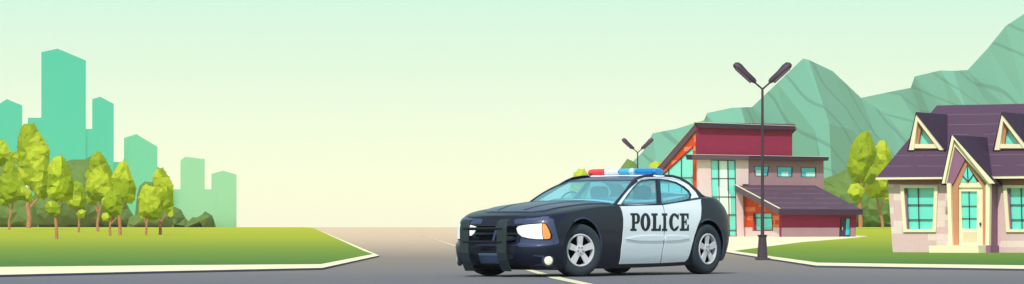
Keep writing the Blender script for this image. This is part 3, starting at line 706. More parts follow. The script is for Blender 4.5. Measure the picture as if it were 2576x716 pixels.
def hp(nm, px, m, lo, hi, holes=(), at=None, parent=None, foot=False, label=None):
    at = hi if at is None else at
    q = FH.poly(px, at); hs = [FH.poly(h, at) for h in holes]
    if foot: q = [(u, HB if p[1] >= 632 else z) for (u, z), p in zip(q, px)]
    b = B(); b.solid(q, hs, lambda u, z, o: FH.pt(u, z, o), lo, hi); o_ = b.build(nm, m, parent or house)
    if label: o_['label'] = label
    return o_
C5 = lambda x, y: ((2440 + x / 1.627) * .894444, (280 + y / 1.627) * .895)
def k5(l): return [C5(*p) for p in l]
w1 = k5([(165, 406), (304, 406), (297, 594), (178, 594)])
w2 = k5([(636, 406), (775, 406), (768, 594), (649, 594)])
dh = k5([(400, 690), (400, 420), (540, 420), (540, 690)])
hp('wall', k5([(116, 705), (92, 362), (1100, 362), (1100, 710)]), M['stone'], -.25, 0, holes=[w1, w2, dh], foot=True)
for wpx, nm in ((w1, 'left'), (w2, 'right')):
    x0 = wpx[0][0] - C5(165, 0)[0]
    sh = lambda l: [(x + x0, y) for x, y in k5(l)]
    wn = hp('window', sh([(148, 392), (321, 394), (312, 607), (163, 607)]), M['cream'], .003, .05, holes=[sh([(165, 406), (304, 406), (297, 594), (178, 594)])])
    b = B(); b.solid(FH.poly(sh([(160, 400), (310, 400), (302, 600), (172, 600)]), -.1), [], lambda u, z, o: FH.pt(u, z, o), -.13, -.1); b.build('pane', M['pane3'], wn)
    b = B(); b.solid(FH.poly(sh([(165, 406), (178, 406), (188, 594), (178, 594)]), -.04), [], lambda u, z, o: FH.pt(u, z, o), -.097, -.02); b.build('inner_frame', M['shade_mauve'], wn)
    bars(FH, [tuple(sh([(231, 406), (236, 594)])), tuple(sh([(170, 482), (302, 482)])), tuple(sh([(174, 550), (300, 550)]))], -.07, .018, .03, M['bar'], 'glazing_bar', wn)
hp('eave_shade_band', k5([(93, 364), (360, 364), (360, 388), (95, 388)]), mat('dusty rose eave shade', (200, 140, 138)), .003, .012)  # rose strip paints the shade under the eaves
hp('eave_shade_band', k5([(560, 364), (1090, 364), (1090, 396), (560, 396)]), mat('dusty rose eave shade by the porch', (198, 138, 136)), .003, .012)  # same painted eave shade, from the porch to the right
# roof: eave in front of the facade, ridge behind
eo = .30
eL = FH.un(*C5(42, 356), eo); eU, eZ = eL
ridge_run = 4.4
def rz_(b_): return eZ + (b_ + eo) * slope
rx, ry = C5(318, 28)
best = None
for i in range(200):
    bk = 2 + i * .03; q = FH.pt(eU, 0, -bk); px_ = 1288 + F * q.x / q.y
    if best is None or abs(px_ - rx) < best[0]: best = (abs(px_ - rx), bk, q.y)
rb = best[1]; rZ = H - (ry - HY) / F * best[2]; slope = (rZ - eZ) / (rb + eo)
uEnd = FH.un(2960, 400)[0]
sl_dir = None
b = B(); tk = .055
b.solid([(-eo, eZ), (rb, rZ), (2 * rb + eo, eZ), (2 * rb + eo, eZ - tk), (rb, rZ - tk), (-eo, eZ - tk)], [], lambda q_, z, u: FH.pt(u, z, -q_), eU, uEnd); b.build('roof', M['roof2'], house)
def facing(nm, x0, x1, y0, y1, lo, hi, m): return hp(nm, k5([(x0, y0), (x1, y0), (x1, y1), (x0, y1)]), m, lo, hi)
b = B(); b.solid([(-eo - .03, eZ - .012), (-eo - .003, eZ - .012), (-eo - .003, eZ - tk - .012), (-eo - .03, eZ - tk - .012)], [], lambda q_, z, u: FH.pt(u, z, -q_), eU - .02, uEnd); b.build('gutter', M['cream'], house)
# left gable end and back
b = B(); gu = FH.un(*C5(100, 500))[0]
b.solid([(.26, HB), (.26, rz_(.26) - tk - .02), (rb, rZ - tk - .03), (2 * rb - .1, rz_(.1) - tk - .02), (2 * rb - .1, HB)], [], lambda q_, z, u: FH.pt(u, z, -q_), gu + .05, gu + .3); b.build('gable_wall', M['stone'], house)
# dormers
def on_roof(px, py):
    """distance behind the facade where this sight line meets the front slope"""
    lo, hi = -eo, rb + 3
    for _ in range(50):
        m = (lo + hi) / 2; u, z = FH.un(px, py, -m)
        if z > rz_(m): lo = m
        else: hi = m
    return lo
def dormer(dx, label):
    K5 = lambda l: [(x + dx, y) for x, y in k5(l)]
    foot = K5([(188, 233), (353, 233)])
    db = on_roof(*foot[0])
    d = B(); fo = -db + .12
    outer = FH.poly(K5([(188, 232), (223, 63), (353, 232), (328, 232), (228, 98), (211, 232)]), fo)
    frm = B(); frm.solid(outer, [], lambda u, z, o: FH.pt(u, z, o), fo - .12, fo); f = frm.build('dormer', M['cream'], house); f['label'] = label
    body = FH.poly(K5([(207, 240), (228, 88), (335, 240)]), fo - .12)
    tri = K5([(232, 204), (243, 128), (300, 204)])
    q = B(); q.solid(body, [FH.poly(tri, fo - .12)], lambda u, z, o: FH.pt(u, z, o), fo - .30, fo - .14); q.build('dormer_wall', M['salmon'], f)
    sb = B(); sb.solid(FH.poly(K5([(212, 224), (214, 205), (318, 204), (331, 224)]), fo - .05), [], lambda u, z, o: FH.pt(u, z, o), fo - .16, fo - .03); sb.build('sill', M['cream'], f)
    pn = B(); pn.solid(FH.poly(K5([(226, 208), (243, 120), (306, 208)]), fo - .25), [], lambda u, z, o: FH.pt(u, z, o), fo - .28, fo - .24); pn.build('pane', M['pane3'], f)
    # roof of the dormer: runs back until it dies into the main slope
    ap = FH.un(*K5([(223, 63)])[0], fo); lf = FH.un(*K5([(188, 231)])[0], fo); rt = FH.un(*K5([(353, 231)])[0], fo)
    rf = B()
    def back(z): return (z - eZ) / slope - eo
    for (P0_, sgn) in ((lf, -1), (rt, 1)):
        nrm = Vector((-(ap[1] - P0_[1]), ap[0] - P0_[0])).normalized(); nrm = nrm if nrm.y > 0 else -nrm
        o_ = .03
        A1 = FH.pt(ap[0], ap[1] + .03, fo + .03); A2 = FH.pt(ap[0], ap[1] + .03, -back(ap[1]) - .1)
        B1 = FH.pt(P0_[0] + nrm.x * o_, P0_[1] + nrm.y * o_, fo + .03); B2 = FH.pt(P0_[0] + nrm.x * o_, P0_[1] + nrm.y * o_, -back(P0_[1]) - .1)
        dn = Vector((0, 0, -.05))
        rf.add([A1, B1, B2, A2, A1 + dn, B1 + dn, B2 + dn, A2 + dn], [(0, 1, 2, 3), (4, 7, 6, 5), (0, 4, 5, 1), (1, 5, 6, 2), (2, 6, 7, 3), (3, 7, 4, 0)])
    rf.build('dormer_roof', M['roof_dark'], f)
dormer(0, 'dormer left of the porch')
dormer(C5(615, 0)[0] - C5(223, 0)[0], 'dormer at the right edge')
# porch
po = .62
hole = k5([(386, 668), (393, 385), (448, 268), (538, 395), (538, 668)])
hp('porch_wall', k5([(372, 668), (362, 385), (352, 385), (386, 172), (576, 385), (560, 385), (556, 668)]), M['cream'], po - .14, po, holes=[k5([(387, 667), (380, 384), (362, 384), (399, 215), (545, 384), (540, 395), (540, 667)])])
b = B()
for q_ in ([(362, 386), (399, 213), (450, 266), (391, 386)], [(399, 213), (546, 384), (541, 392), (450, 266)]):
    b.solid(FH.poly(k5(q_), po - .05), [], lambda u, z, o: FH.pt(u, z, o), po - .10, po - .05)
b.build('porch_gable', M['shade_mauve'], house)
hp('door_frame', k5([(388, 668), (390, 382), (450, 268), (541, 392), (541, 668), (527, 668), (527, 400), (456, 298), (424, 380), (414, 400), (414, 668)]), M['salmon'], .003, po - .11)
dr = hp('door', k5([(412, 668), (412, 402), (530, 402), (529, 668)]), M['cream'], po - .28, po - .18, holes=[k5([(428, 421), (501, 421), (500, 592), (432, 592)])])
hp('lintel', k5([(413, 403.5), (424, 379), (516, 379), (529, 403.5)]), M['cream'], po - .26, po - .14)
def hsub(nm, px, m, lo, hi, par):
    b = B(); b.solid(FH.poly(px, hi), [], lambda u, z, o: FH.pt(u, z, o), lo, hi); return b.build(nm, m, par)
hsub('pane', k5([(424, 418), (505, 418), (504, 596), (428, 596)]), M['pane3'], po - .26, po - .235, dr)
bars(FH, [tuple(k5([(464, 421), (467, 592)])), tuple(k5([(429, 488), (501, 488)])), tuple(k5([(431, 545), (501, 545)]))], po - .22, .016, .03, M['bar'], 'glazing_bar', dr)
hsub('lower_panel', k5([(436, 607), (502, 607), (501, 652), (436, 652)]), mat('cream door panel', (240, 226, 186)), po - .179, po - .172, dr)
hb = B(); hu = FH.un(*C5(516, 570), po - .15); hb.box(FH.pt(hu[0], hu[1], po - .15), (.04, .07, .07)); hb.build('handle', M['bar'], dr)
fan = hp('fanlight', k5([(424, 379.6), (456, 300), (500, 379.6)]), M['pane3'], po - .2, po - .13)
bars(FH, [tuple(k5([(460, 378), (456, 304)])), tuple(k5([(460, 378), (436, 350)])), tuple(k5([(460, 378), (484, 344)]))], po - .115, .018, .03, M['bar'], 'glazing_bar', fan)
# porch roof
ap = FH.un(*C5(384, 163), po); lf = FH.un(*C5(341, 384), po); rt = FH.un(*C5(580, 384), po)
rf = B(); bg = B()
for P0_ in (lf, rt):
    A1 = FH.pt(ap[0], ap[1], po + .05); A2 = FH.pt(ap[0], ap[1], -((ap[1] - eZ) / slope - eo) - .1)
    B1 = FH.pt(P0_[0], P0_[1], po + .05); B2 = FH.pt(P0_[0], P0_[1], .05)
    dn = Vector((0, 0, -.05)); hs_ = [A1, B1, B2, A2]
    rf.add(hs_ + [q + dn for q in hs_], [(0, 1, 2, 3), (4, 7, 6, 5), (0, 4, 5, 1), (1, 5, 6, 2), (2, 6, 7, 3), (3, 7, 4, 0)])
prf = rf.build('porch_roof', M['roof_dark'], house)
hsub('barge_board', k5([(340, 385), (386, 165), (395, 182), (352, 385)]), M['cream'], po + .055, po + .10, prf)
hsub('barge_board', k5([(386, 165), (581, 385), (556, 385), (395, 183)]), M['cream'], po + .055, po + .10, prf)
# porch side wall on the right, deck and steps
b = B(); cu = FH.un(*C5(557, 500), po)[0]
z1_ = FH.un(*C5(556, 384), po)[1]
b.solid([(-po + .15, HB), (-po + .15, z1_ - .03), (-.003, z1_ - .03), (-.003, HB)], [], lambda q_, z, u: FH.pt(u, z, -q_), cu - .10, cu - .002); b.build('porch_side', M['shade_mauve'], house)
hp('step', k5([(283, 704), (280, 669), (506, 669), (510, 704)]), M['cream'], .01, po + .55, foot=True)
hp('porch_deck', k5([(508, 704), (507, 669), (562, 669), (562, 704)]), M['shade_mauve'], .01, po + .02, foot=True)

# ------------------------------------------------------------------ street lamps
M['lamp_metal'] = mat('plum lamp metal', (92, 72, 90), rough=.55, spec=.4, k=.55, noise=.1, nscale=3)
M['lamp_glass'] = mat('lamp underside', (118, 88, 112), rough=.3, spec=.5, k=.55)
def lamp(px, Y, label):
    x0 = (px - 1288) / F * Y; g0 = gz(Y) + PV * 0
    t = thing('street_lamp', (x0, Y, g0), label, 'street lamp', 'twin armed street lamps')
    s = 115.0
    q = lambda x, y, o=0: Vector((x0 + (x - 1918) / s, Y + o, g0 + (655 - y) / s))
    def mp(x, y, h): return Vector((x0 + x, Y + y, g0 + h))
    b = B(); b.box(q(1918, 652.5), (.30, .30, .055)); b.build('foot_plate', M['lamp_metal'], t, bevel=.008)
    b = B(); b.lathe([(.115, .05), (.11, .12), (.085, .49), (.11, .55), (.055, .552), (.05, .56)], mp, 12, cap=True); b.build('base', M['lamp_metal'], t, smooth=True, angle=25)
    b = B(); b.tube([q(1918, 600), q(1918, 400), q(1918, 224)], [.040, .032, .026], 12); b.build('pole', M['lamp_metal'], t, smooth=True)
    for sg in (-1, 1):
        X = lambda x: 1918 + sg * (x - 1918)
        b = B(); b.tube([q(X(1918), 226), q(X(1940), 207)], .020, 8); a_ = b.build('arm', M['lamp_metal'], t, smooth=True)
        b = B()
        # tapered head: narrow neck near the arm, wide rounded outer end
        ax = [(X(1936), 210, .045, .05), (X(1941), 206, .075, .075), (X(1962), 189, .095, .09), (X(1978), 174, .115, .10), (X(1986), 167, .105, .09), (X(1990), 163, .05, .05)]
        d = Vector((sg * .70, 0, .71)); up_ = Vector((-sg * .71, 0, .70)); rings_ = []
        for (xx, yy, wd, dp) in ax:
            c = q(xx, yy)
            rings_.append([c + up_ * (wd * math.cos(a)) * (1 if math.cos(a) > 0 else .55) + Vector((0, 1, 0)) * dp * math.sin(a) for a in [2 * math.pi * i / 16 for i in range(16)]])
        vs = [v for r_ in rings_ for v in r_]; n = 16
        fs = [(i * n + j, i * n + (j + 1) % n, (i + 1) * n + (j + 1) % n, (i + 1) * n + j) for i in range(len(ax) - 1) for j in range(n)]
        fs += [tuple(range(n))[::-1], tuple((len(ax) - 1) * n + j for j in range(n))]
        b.add(vs, fs); hd = b.build('lamp_head', M['lamp_metal'], t, smooth=True)
        b = B(); c0_, c1_ = q(X(1943), 206), q(X(1982), 171)
        dd = (c1_ - c0_).normalized(); b.box((c0_ + c1_) / 2 - up_ * .045 + Vector((0, -.03, 0)), ((c1_ - c0_).length, .12, .05), 0, (dd, Vector((0, 1, 0)), dd.cross(Vector((0, 1, 0)))))
        b.build('lamp_glass', M['lamp_glass'], hd, bevel=.01)
    return t
l1 = lamp(1918, 69.4, 'large twin armed street lamp in front of the hall')
l2 = copy_tree(l1); Yl = 128.5
l2.location = ((1604 - 1288) / F * Yl, Yl, 0); l2['label'] = 'small distant twin armed street lamp showing above the police car'

# ------------------------------------------------------------------ the police car (local axes: x forward, y to its left, z up; x = 0 at the front axle)
th = R(52); cc, ss = math.cos(th), math.sin(th)
P0 = Vector((0.29864, 46.67257, 0.0))
car = thing('police_car', P0, 'black and white police car with roof lights and push bar, parked on the road', 'car', None, R(232))
def ray_l(px, py):
    """sight line in car axes: origin, direction"""
    o = Vector((0 - P0.x, 0 - P0.y, H)); d = Vector(((px - 1288) / F, 1, -(py - HY) / F))
    f = lambda v, z: Vector((-v.x * cc - v.y * ss, v.x * ss - v.y * cc, z))
    return f(o, o.z), f(d, d.z)
def on_plane(px, py, n, dist):
    o, d = ray_l(px, py); n = Vector(n); t_ = (dist - o.dot(n)) / d.dot(n); return o + d * t_
hw_z = hermite([(.10, .80), (.18, .86), (.30, .90), (.50, .925), (.70, .93), (.85, .92), (.98, .895), (1.08, .86), (1.20, .82)])
xf_z = hermite([(.10, .70), (.16, .82), (.24, .89), (.36, .93), (.44, .93), (.485, .90), (.505, .865), (.62, .85), (.74, .83), (.82, .80), (.90, .68)])
xr_z = hermite([(.10, -3.98), (.20, -4.06), (.40, -4.13), (.55, -4.16), (.80, -4.16), (1.0, -4.11), (1.10, -4.03), (1.2, -3.88)])
zs_x = hermite([(-4.2, 1.02), (-4.05, 1.09), (-3.8, 1.145), (-3.4, 1.168), (-3.05, 1.155), (-2.7, 1.11), (-2.2, 1.065), (-1.6, 1.05), (-1.0, 1.04), (-.5, 1.02), (0, .975), (.4, .915), (.65, .87), (.85, .825), (.95, .80)])
zb_x = hermite([(-4.1, .24), (-3.7, .20), (-3.2, .17), (-2.4, .13), (-.6, .11), (0, .11), (.5, .10), (.95, .13)])
NF = 4.2; LF = .75; NR = 3.0; LR = .72
def ysurf(x, z):
    h = hw_z(z)
    if x > xf_z(z) - LF:
        q = min((x - (xf_z(z) - LF)) / LF, 1); return h * (1 - q ** NF) ** (1 / NF)
    if x < xr_z(z) + LR:
        q = min(((xr_z(z) + LR) - x) / LR, 1); return h * (1 - q ** NR) ** (1 / NR)
    return h
def crown(x): return .035 + .035 * sstep(.9, .2, x)
def ztop(x, y):
    h = ysurf(x, min(zs_x(x), 1.2)); h = max(h, .05); return zs_x(x) + crown(x) * (1 - min(abs(y) / h, 1) ** 2)
def body_grid():
    b = B(); nF, nM, nR = 14, 34, 12; per = []
    for i in range(nF): per.append(('f', i / nF * math.pi / 2))
    for i in range(nM + 1): per.append(('m', i / nM))
    for i in range(1, nR + 1): per.append(('r', i / nR * math.pi / 2))
    rows = []; nz_ = 22
    for j in range(nz_ + 1):
        row = []
        for k, q in per:
            x = .5 if k == 'f' else -1.5
            for _ in range(6):
                zt = zs_x(x) - .004; zb = zb_x(x); z = zb + (zt - zb) * (j / nz_)
                a_, r_ = xf_z(z) - LF, xr_z(z) + LR
                if k == 'f': x = a_ + LF * abs(math.cos(q)) ** (2 / NF); y = hw_z(z) * abs(math.sin(q)) ** (2 / NF)
                elif k == 'm': x = a_ + (r_ - a_) * q; y = hw_z(z)
                else: x = r_ - LR * abs(math.sin(q)) ** (2 / NR); y = hw_z(z) * abs(math.cos(q)) ** (2 / NR)
            row.append(Vector((x, y, z)))
        rows.append(row)
    top = rows[-1]
    for f_ in (.012, .05, .15, .3, .45, .6, .75, .9, 1.0):
        row = []
        for p in top:
            y = p.y * (1 - f_) if f_ < 1 else 0
            rise = crown(p.x) * (1 - (1 - f_) ** 2) + .012 * min(f_ / .05, 1)
            row.append(Vector((p.x - (0), y, p.z + rise)))
        rows.append(row)
    bot = [Vector((p.x, 0, p.z)) for p in rows[0]]
    rows.insert(0, bot)
    n = len(per)
    for sg in (1, -1):
        vs = [(p.x, p.y * sg, p.z) for row in rows for p in row]
        b.add(vs, [(i * n + j, i * n + j + 1, (i + 1) * n + j + 1, (i + 1) * n + j) for i in range(len(rows) - 1) for j in range(n - 1)])
    return b
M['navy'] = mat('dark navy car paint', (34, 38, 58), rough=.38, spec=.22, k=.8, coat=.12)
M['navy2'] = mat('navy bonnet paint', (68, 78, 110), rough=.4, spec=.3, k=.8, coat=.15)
M['white_paint'] = mat('white car paint', (232, 240, 250), rough=.35, spec=.35, k=1.0, coat=.2)
M['black'] = mat('black rubber and plastic', (26, 28, 32), rough=.7, k=.8)
M['void'] = mat('black wheel well', (14, 16, 20), rough=.95, k=.8, spec=.05)
M['tyre'] = mat('slate tyre rubber', (64, 74, 86), rough=.8, k=.62)
M['rim'] = mat('silver grey wheel', (214, 214, 222), rough=.4, k=.88, spec=.5)
M['pushbar'] = mat('dark green grey push bar', (44, 56, 62), rough=.45, k=.75, spec=.4)
M['nut'] = mat('grey wheel nuts', (130, 130, 138), k=.7)
M['lens'] = mat('white headlamp lens', (250, 251, 255), rough=.12, k=.95, spec=.6)
M['amber'] = mat('amber lens', (255, 158, 84), rough=.15, k=.95, spec=.5)
M['cream_lens'] = mat('cream fog lens', (255, 253, 228), rough=.15, k=.95)
M['plate'] = mat('slate blue blank number plate', (88, 106, 142), rough=.5, k=.9)
M['ink'] = mat('charcoal lettering', (38, 44, 54), rough=.5, k=.8)
M['inside'] = mat('teal grey upholstery', (34, 84, 92), rough=.9, k=.7)
M['lining'] = mat('pale roof lining', (196, 234, 238), rough=.9, k=1.0)
M['red_lens'] = mat('red lamp cover', (255, 72, 72), rough=.15, k=.9, spec=.6)
M['blue_lens'] = mat('blue lamp cover', (10, 138, 214), rough=.15, k=.9, spec=.6)
M['sky_lens'] = mat('light blue lamp cover', (70, 182, 232), rough=.15, k=.9, spec=.6)
gm = bpy.data.materials.new('pale blue car glass'); gm.use_nodes = True; t = gm.node_tree; t.nodes.clear()
tr_ = t.nodes.new('ShaderNodeBsdfTransparent'); tr_.inputs[0].default_value = (.82, .96, 1, 1)
pb = t.nodes.new('ShaderNodeBsdfPrincipled'); pb.inputs['Base Color'].default_value = lin((164, 228, 242), 1.0); pb.inputs['Roughness'].default_value = .12
ms = t.nodes.new('ShaderNodeMixShader'); ms.inputs[0].default_value = .22; oo = t.nodes.new('ShaderNodeOutputMaterial')
t.links.new(tr_.outputs[0], ms.inputs[1]); t.links.new(pb.outputs[0], ms.inputs[2]); t.links.new(ms.outputs[0], oo.inputs['Surface'])
M['car_glass'] = gm
Z0 = (0, 0, 0)
def cp(b, nm, m, par=None, **kw): return b.build(nm, m, par or car, off=Z0, **kw)
body = cp(body_grid(), 'body', [M['navy'], M['void']], smooth=True, merge=2e-4, angle=32)
cuts = B(); WR = .385; WB = -3.2
for wx in (0, WB):
    for sg in (1, -1):
        rr_ = .445 if wx == 0 else .43
        cuts.lathe([(.001, .52), (rr_, .52), (rr_, 1.2), (.001, 1.2)], lambda x, y, h, wx=wx, sg=sg: Vector((wx + x, sg * h, WR + .01 + y)), 40)
cut = cuts.build('arch_cutter', M['void'], None, off=Z0)
for p in cut.data.polygons: p.material_index = 0
cut.data.materials.clear(); cut.data.materials.append(M['navy']); cut.data.materials.append(M['void'])
for p in cut.data.polygons: p.material_index = 1
md = body.modifiers.new('cut', 'BOOLEAN'); md.operation = 'DIFFERENCE'; md.object = cut; md.solver = 'EXACT'
par_ = body.parent; body.parent = None
bpy.context.view_layer.update()
dg = bpy.context.evaluated_depsgraph_get()
nm_ = bpy.data.meshes.new_from_object(body.evaluated_get(dg)); body.modifiers.clear(); body.data = nm_; nm_.name = 'body'; body.parent = par_
print('body polys', len(nm_.polygons), [m_.name for m_ in nm_.materials])
bpy.data.objects.remove(cut)
def side_un(px, py):
    y = .92
    for _ in range(8):
        p = on_plane(px, py, (0, 1, 0), y); y = max(ysurf(p.x, min(p.z, 1.2)), .3)
    return (p.x, min(p.z, zs_x(p.x) - .012))
def smap(x, z, o, sg=1): return Vector((x, sg * (ysurf(x, z) + o), z))
def mir(fn): return lambda u, v, o: Vector((fn(u, v, o).x, -fn(u, v, o).y, fn(u, v, o).z))
def fmap(ph, z, o):
    a_ = xf_z(z) - LF; s_ = math.sin(abs(ph)); c_ = math.cos(ph)
    x = a_ + LF * max(c_, 0) ** (2 / NF); y = hw_z(z) * s_ ** (2 / NF)
    nx = max(c_, 1e-4) ** (2 - 2 / NF) / LF; ny = max(s_, 1e-4) ** (2 - 2 / NF) / hw_z(z); l = math.hypot(nx, ny)
    return Vector((x + nx / l * o, (1 if ph >= 0 else -1) * (y + ny / l * o), z))
def front_un(px, py):
    """where a sight line meets the front: the angle round the nose and the height"""
    o, d = ray_l(px, py); d = d / d.length; L0 = 40.0; hit = None
    while L0 < 55:
        p = o + d * L0; z = min(max(p.z, .1), 1.2)
        if p.x < xf_z(z) and p.x > xf_z(z) - LF - .6 and abs(p.y) < ysurf(p.x, z): hit = p; break
        L0 += .004
    if hit is None: return None
    z = hit.z; q = max((hit.x - (xf_z(z) - LF)) / LF, 0)
    ph = math.atan2((abs(hit.y) / hw_z(z)) ** (NF / 2), q ** (NF / 2)); return (ph if hit.y >= 0 else -ph, z)
Z2 = crop(1640, 440, 1.989); Z1 = crop(1240, 440, 1.989)
def z2(l): return [Z2(*p) for p in l]
def z1(l): return [Z1(*p) for p in l]
# doors
fd = [side_un(*p) for p in z2([(190, 258), (206, 282), (218, 310), (225, 350), (225, 395), (222, 430), (212, 520), (200, 603), (428, 597), (437, 540), (446, 498), (449, 462), (449, 440), (449, 300), (445, 285), (437, 262)])]
rd = [side_un(*p) for p in z2([(442, 262), (450, 284), (454, 300), (454, 440), (454, 462), (451, 500), (442, 542), (433, 597), (565, 590), (580, 578), (592, 552), (606, 500), (620, 445), (640, 385), (655, 350), (658, 320), (659, 285), (656, 245), (655, 225)])]
for sg in (1, -1):
    for poly, lab in ((fd, None), (rd, None)):
        b = B(); f = (lambda u, v, o, sg=sg: smap(u, v, o, sg)); b.solid(poly, [], f, -.01, .008, .05)
        dd_ = cp(b, 'door', M['white_paint'], smooth=True, merge=1e-6, angle=30)
        hx = (fd if poly is fd else rd)
        if sg == 1: ref = z2([(235, 462), (300, 448), (400, 443), (447, 446), (447, 470), (400, 473), (300, 472)]) if poly is fd else z2([(455, 446), (520, 444), (588, 452), (590, 458), (540, 468), (455, 472)])
        hh = [side_un(*p) for p in ref]
        b = B(); b.solid(hh, [], f, .008, .022, .05); cp(b, 'door_moulding', M['white_paint'], dd_, smooth=True, merge=1e-6, angle=30)
# lettering
def ell(a0, a1, n, rx, ry, cx=.41, cy=.5): return [(cx + rx * math.cos(R(a0 + (a1 - a0) * i / n)), cy + ry * math.sin(R(a0 + (a1 - a0) * i / n))) for i in range(n + 1)]
GL = {
 'P': ([(0, 0), (.52, 0), (.52, .13), (.38, .13), (.38, .40), (.58, .40), (.72, .46), (.80, .58), (.80, .82), (.72, .94), (.58, 1), (0, 1), (0, .87), (.12, .87), (.12, .13), (0, .13)], [[(.38, .52), (.50, .52), (.55, .58), (.55, .82), (.50, .88), (.38, .88)]]),
 'O': (ell(0, 345, 23, .41, .51), [ell(0, 330, 11, .13, .37)]),
 'L': ([(0, 0), (.76, 0), (.76, .36), (.66, .36), (.58, .13), (.38, .13), (.38, .87), (.5, .87), (.5, 1), (0, 1), (0, .87), (.12, .87), (.12, .13), (0, .13)], []),
 'I': ([(0, 0), (.5, 0), (.5, .13), (.38, .13), (.38, .87), (.5, .87), (.5, 1), (0, 1), (0, .87), (.12, .87), (.12, .13), (0, .13)], []),
 'C': (ell(48, 312, 16, .41, .51) + [(.76, .30), (.66, .28)] + ell(300, 62, 12, .14, .37) + [(.64, .72), (.64, .66), (.75, .66), (.75, 1.0), (.69, .97)], []),
 'E': ([(0, 0), (.75, 0), (.75, .36), (.65, .36), (.57, .13), (.38, .13), (.38, .44), (.48, .44), (.48, .34), (.57, .34), (.57, .67), (.48, .67), (.48, .57), (.38, .57), (.38, .87), (.55, .87), (.63, .66), (.73, .66), (.73, 1), (0, 1), (0, .87), (.12, .87), (.12, .13), (0, .13)], [])}
for ch, x0, x1, y0, y1 in (('P', 262, 315, 418, 318), ('O', 318, 374, 418, 318), ('L', 379, 432, 418, 319), ('I', 438, 468, 418, 319), ('C', 478, 533, 418, 319), ('E', 538, 589, 417, 319)):
    o_, hs_ = GL[ch]; W_ = max(p[0] for p in o_); mn = min(p[0] for p in o_)
    T_ = lambda l: [side_un(*Z2(x0 + (p[0] - mn) / (W_ - mn) * (x1 - x0), y0 + (y1 - y0) * p[1])) for p in l]
    for sg in (1, -1):
        b = B()
        if sg == 1: b.solid(T_(o_), [T_(h_) for h_ in hs_], lambda u, v, o: smap(u, v, o, 1), .0072, .0100, .06)
        else:
            xa, xb = side_un(*Z2(262, 360))[0], side_un(*Z2(589, 360))[0]
            b.solid(T_(o_), [T_(h_) for h_ in hs_], lambda u, v, o: smap(xa + xb - u, v, o, -1), .009, .0125, .06)
        q = cp(b, 'letter', M['ink'], merge=1e-6)
# cabin sides
CT = .52
def cab(x, z, o): return Vector((x, .85 - CT * (z - 1.05) + o, z))
def cab_un(px, py, o=0):
    p = on_plane(px, py, (0, 1, CT), .85 + CT * 1.05 + o); return (p.x, p.z)
def cabp(l, o=0): return [cab_un(*Z2(*p), o) for p in l]
outer = [(176, 275), (183, 262), (240, 190), (290, 128), (312, 112), (350, 104), (430, 101), (500, 104), (545, 116), (590, 142), (640, 185), (682, 230), (690, 262), (640, 275), (430, 280)]
fh_ = [(216, 266), (250, 217), (285, 172), (310, 146), (325, 137), (370, 131), (410, 130), (415, 200), (417, 264), (300, 267)]
rh_ = [(430, 131), (480, 137), (520, 149), (560, 171), (590, 196), (603, 218), (598, 234), (575, 249), (545, 258), (500, 263), (439, 264)]
wo_ = [(192, 268), (240, 205), (285, 150), (305, 131), (345, 119), (440, 115), (500, 119), (540, 131), (590, 160), (630, 202), (652, 240), (657, 268), (430, 276)]
whole = [(210, 269), (248, 213), (282, 169), (308, 142), (325, 132), (370, 126), (420, 125), (470, 130), (520, 143), (563, 166), (595, 192), (609, 217), (603, 238), (578, 254), (545, 263), (500, 268), (410, 270)]
for sg in (1, -1):
    f = cab if sg == 1 else mir(cab)
    b = B(); b.solid(cabp(outer), [cabp(fh_), cabp(rh_)], f, -.035, 0); fr_ = cp(b, 'window_frame', M['navy'])
    b = B(); b.solid(cabp(wo_, .006), [cabp(whole, .006)], f, -.004, .007); cp(b, 'window_surround', M['white_paint'])
    b = B(); b.solid(cabp([(205, 272), (300, 135), (370, 122), (420, 122), (424, 270)]), [], f, -.024, -.018); cp(b, 'side_window', M['car_glass'])
    b = B(); b.solid(cabp([(426, 122), (490, 130), (560, 160), (612, 212), (604, 240), (545, 264), (430, 270)]), [], f, -.024, -.018); cp(b, 'side_window', M['car_glass'])
# roof, windscreen, rear window
def lerp(a, b_, t_): return a + (b_ - a) * t_
rz_e = hermite([(-1.5, 1.37), (-1.8, 1.425), (-2.1, 1.45), (-2.4, 1.455), (-2.75, 1.43), (-3.1, 1.35)])
def xft(r): return -1.57 - .14 * r * r
def xrt(r): return -3.0 + .12 * r * r
def roofp(s_, t_, dz=0):
    r = t_ * 2 - 1; x = lerp(xft(r), xrt(r), s_); ze = rz_e(x)
    y = r * (.85 - CT * (ze - 1.05) + .004); return Vector((x, y, ze + .035 * (1 - r ** 2) + .012 + dz))
b = B(); b.grid(lambda s_, t_: roofp(s_, t_), 16, 16); b.grid(lambda s_, t_: roofp(s_, t_, -.03), 16, 16)
for fa in (lambda v, k: roofp(0, v, -.03 * k), lambda v, k: roofp(1, v, -.03 * k), lambda v, k: roofp(v, 0, -.03 * k), lambda v, k: roofp(v, 1, -.03 * k)): b.grid(lambda u, v, fa=fa: fa(u, v), 16, 1)
cp(b, 'roof', M['navy2'], smooth=True, merge=1e-4)
b = B(); b.grid(lambda s_, t_: roofp(.02 + .96 * s_, .02 + .96 * t_, -.034), 12, 12); b.grid(lambda s_, t_: roofp(.02 + .96 * s_, .02 + .96 * t_, -.040), 12, 12); cp(b, 'roof_lining', M['lining'], smooth=True)
b = B(); b.solid([(-1.0, -.72), (-1.0, .72), (-3.3, .66), (-3.3, -.66)], [], lambda x, y, o: Vector((x, y, ztop(x, y) + .014 + o)), 0, .012, .15); cp(b, 'parcel_shelf', M['lining'], merge=1e-6)
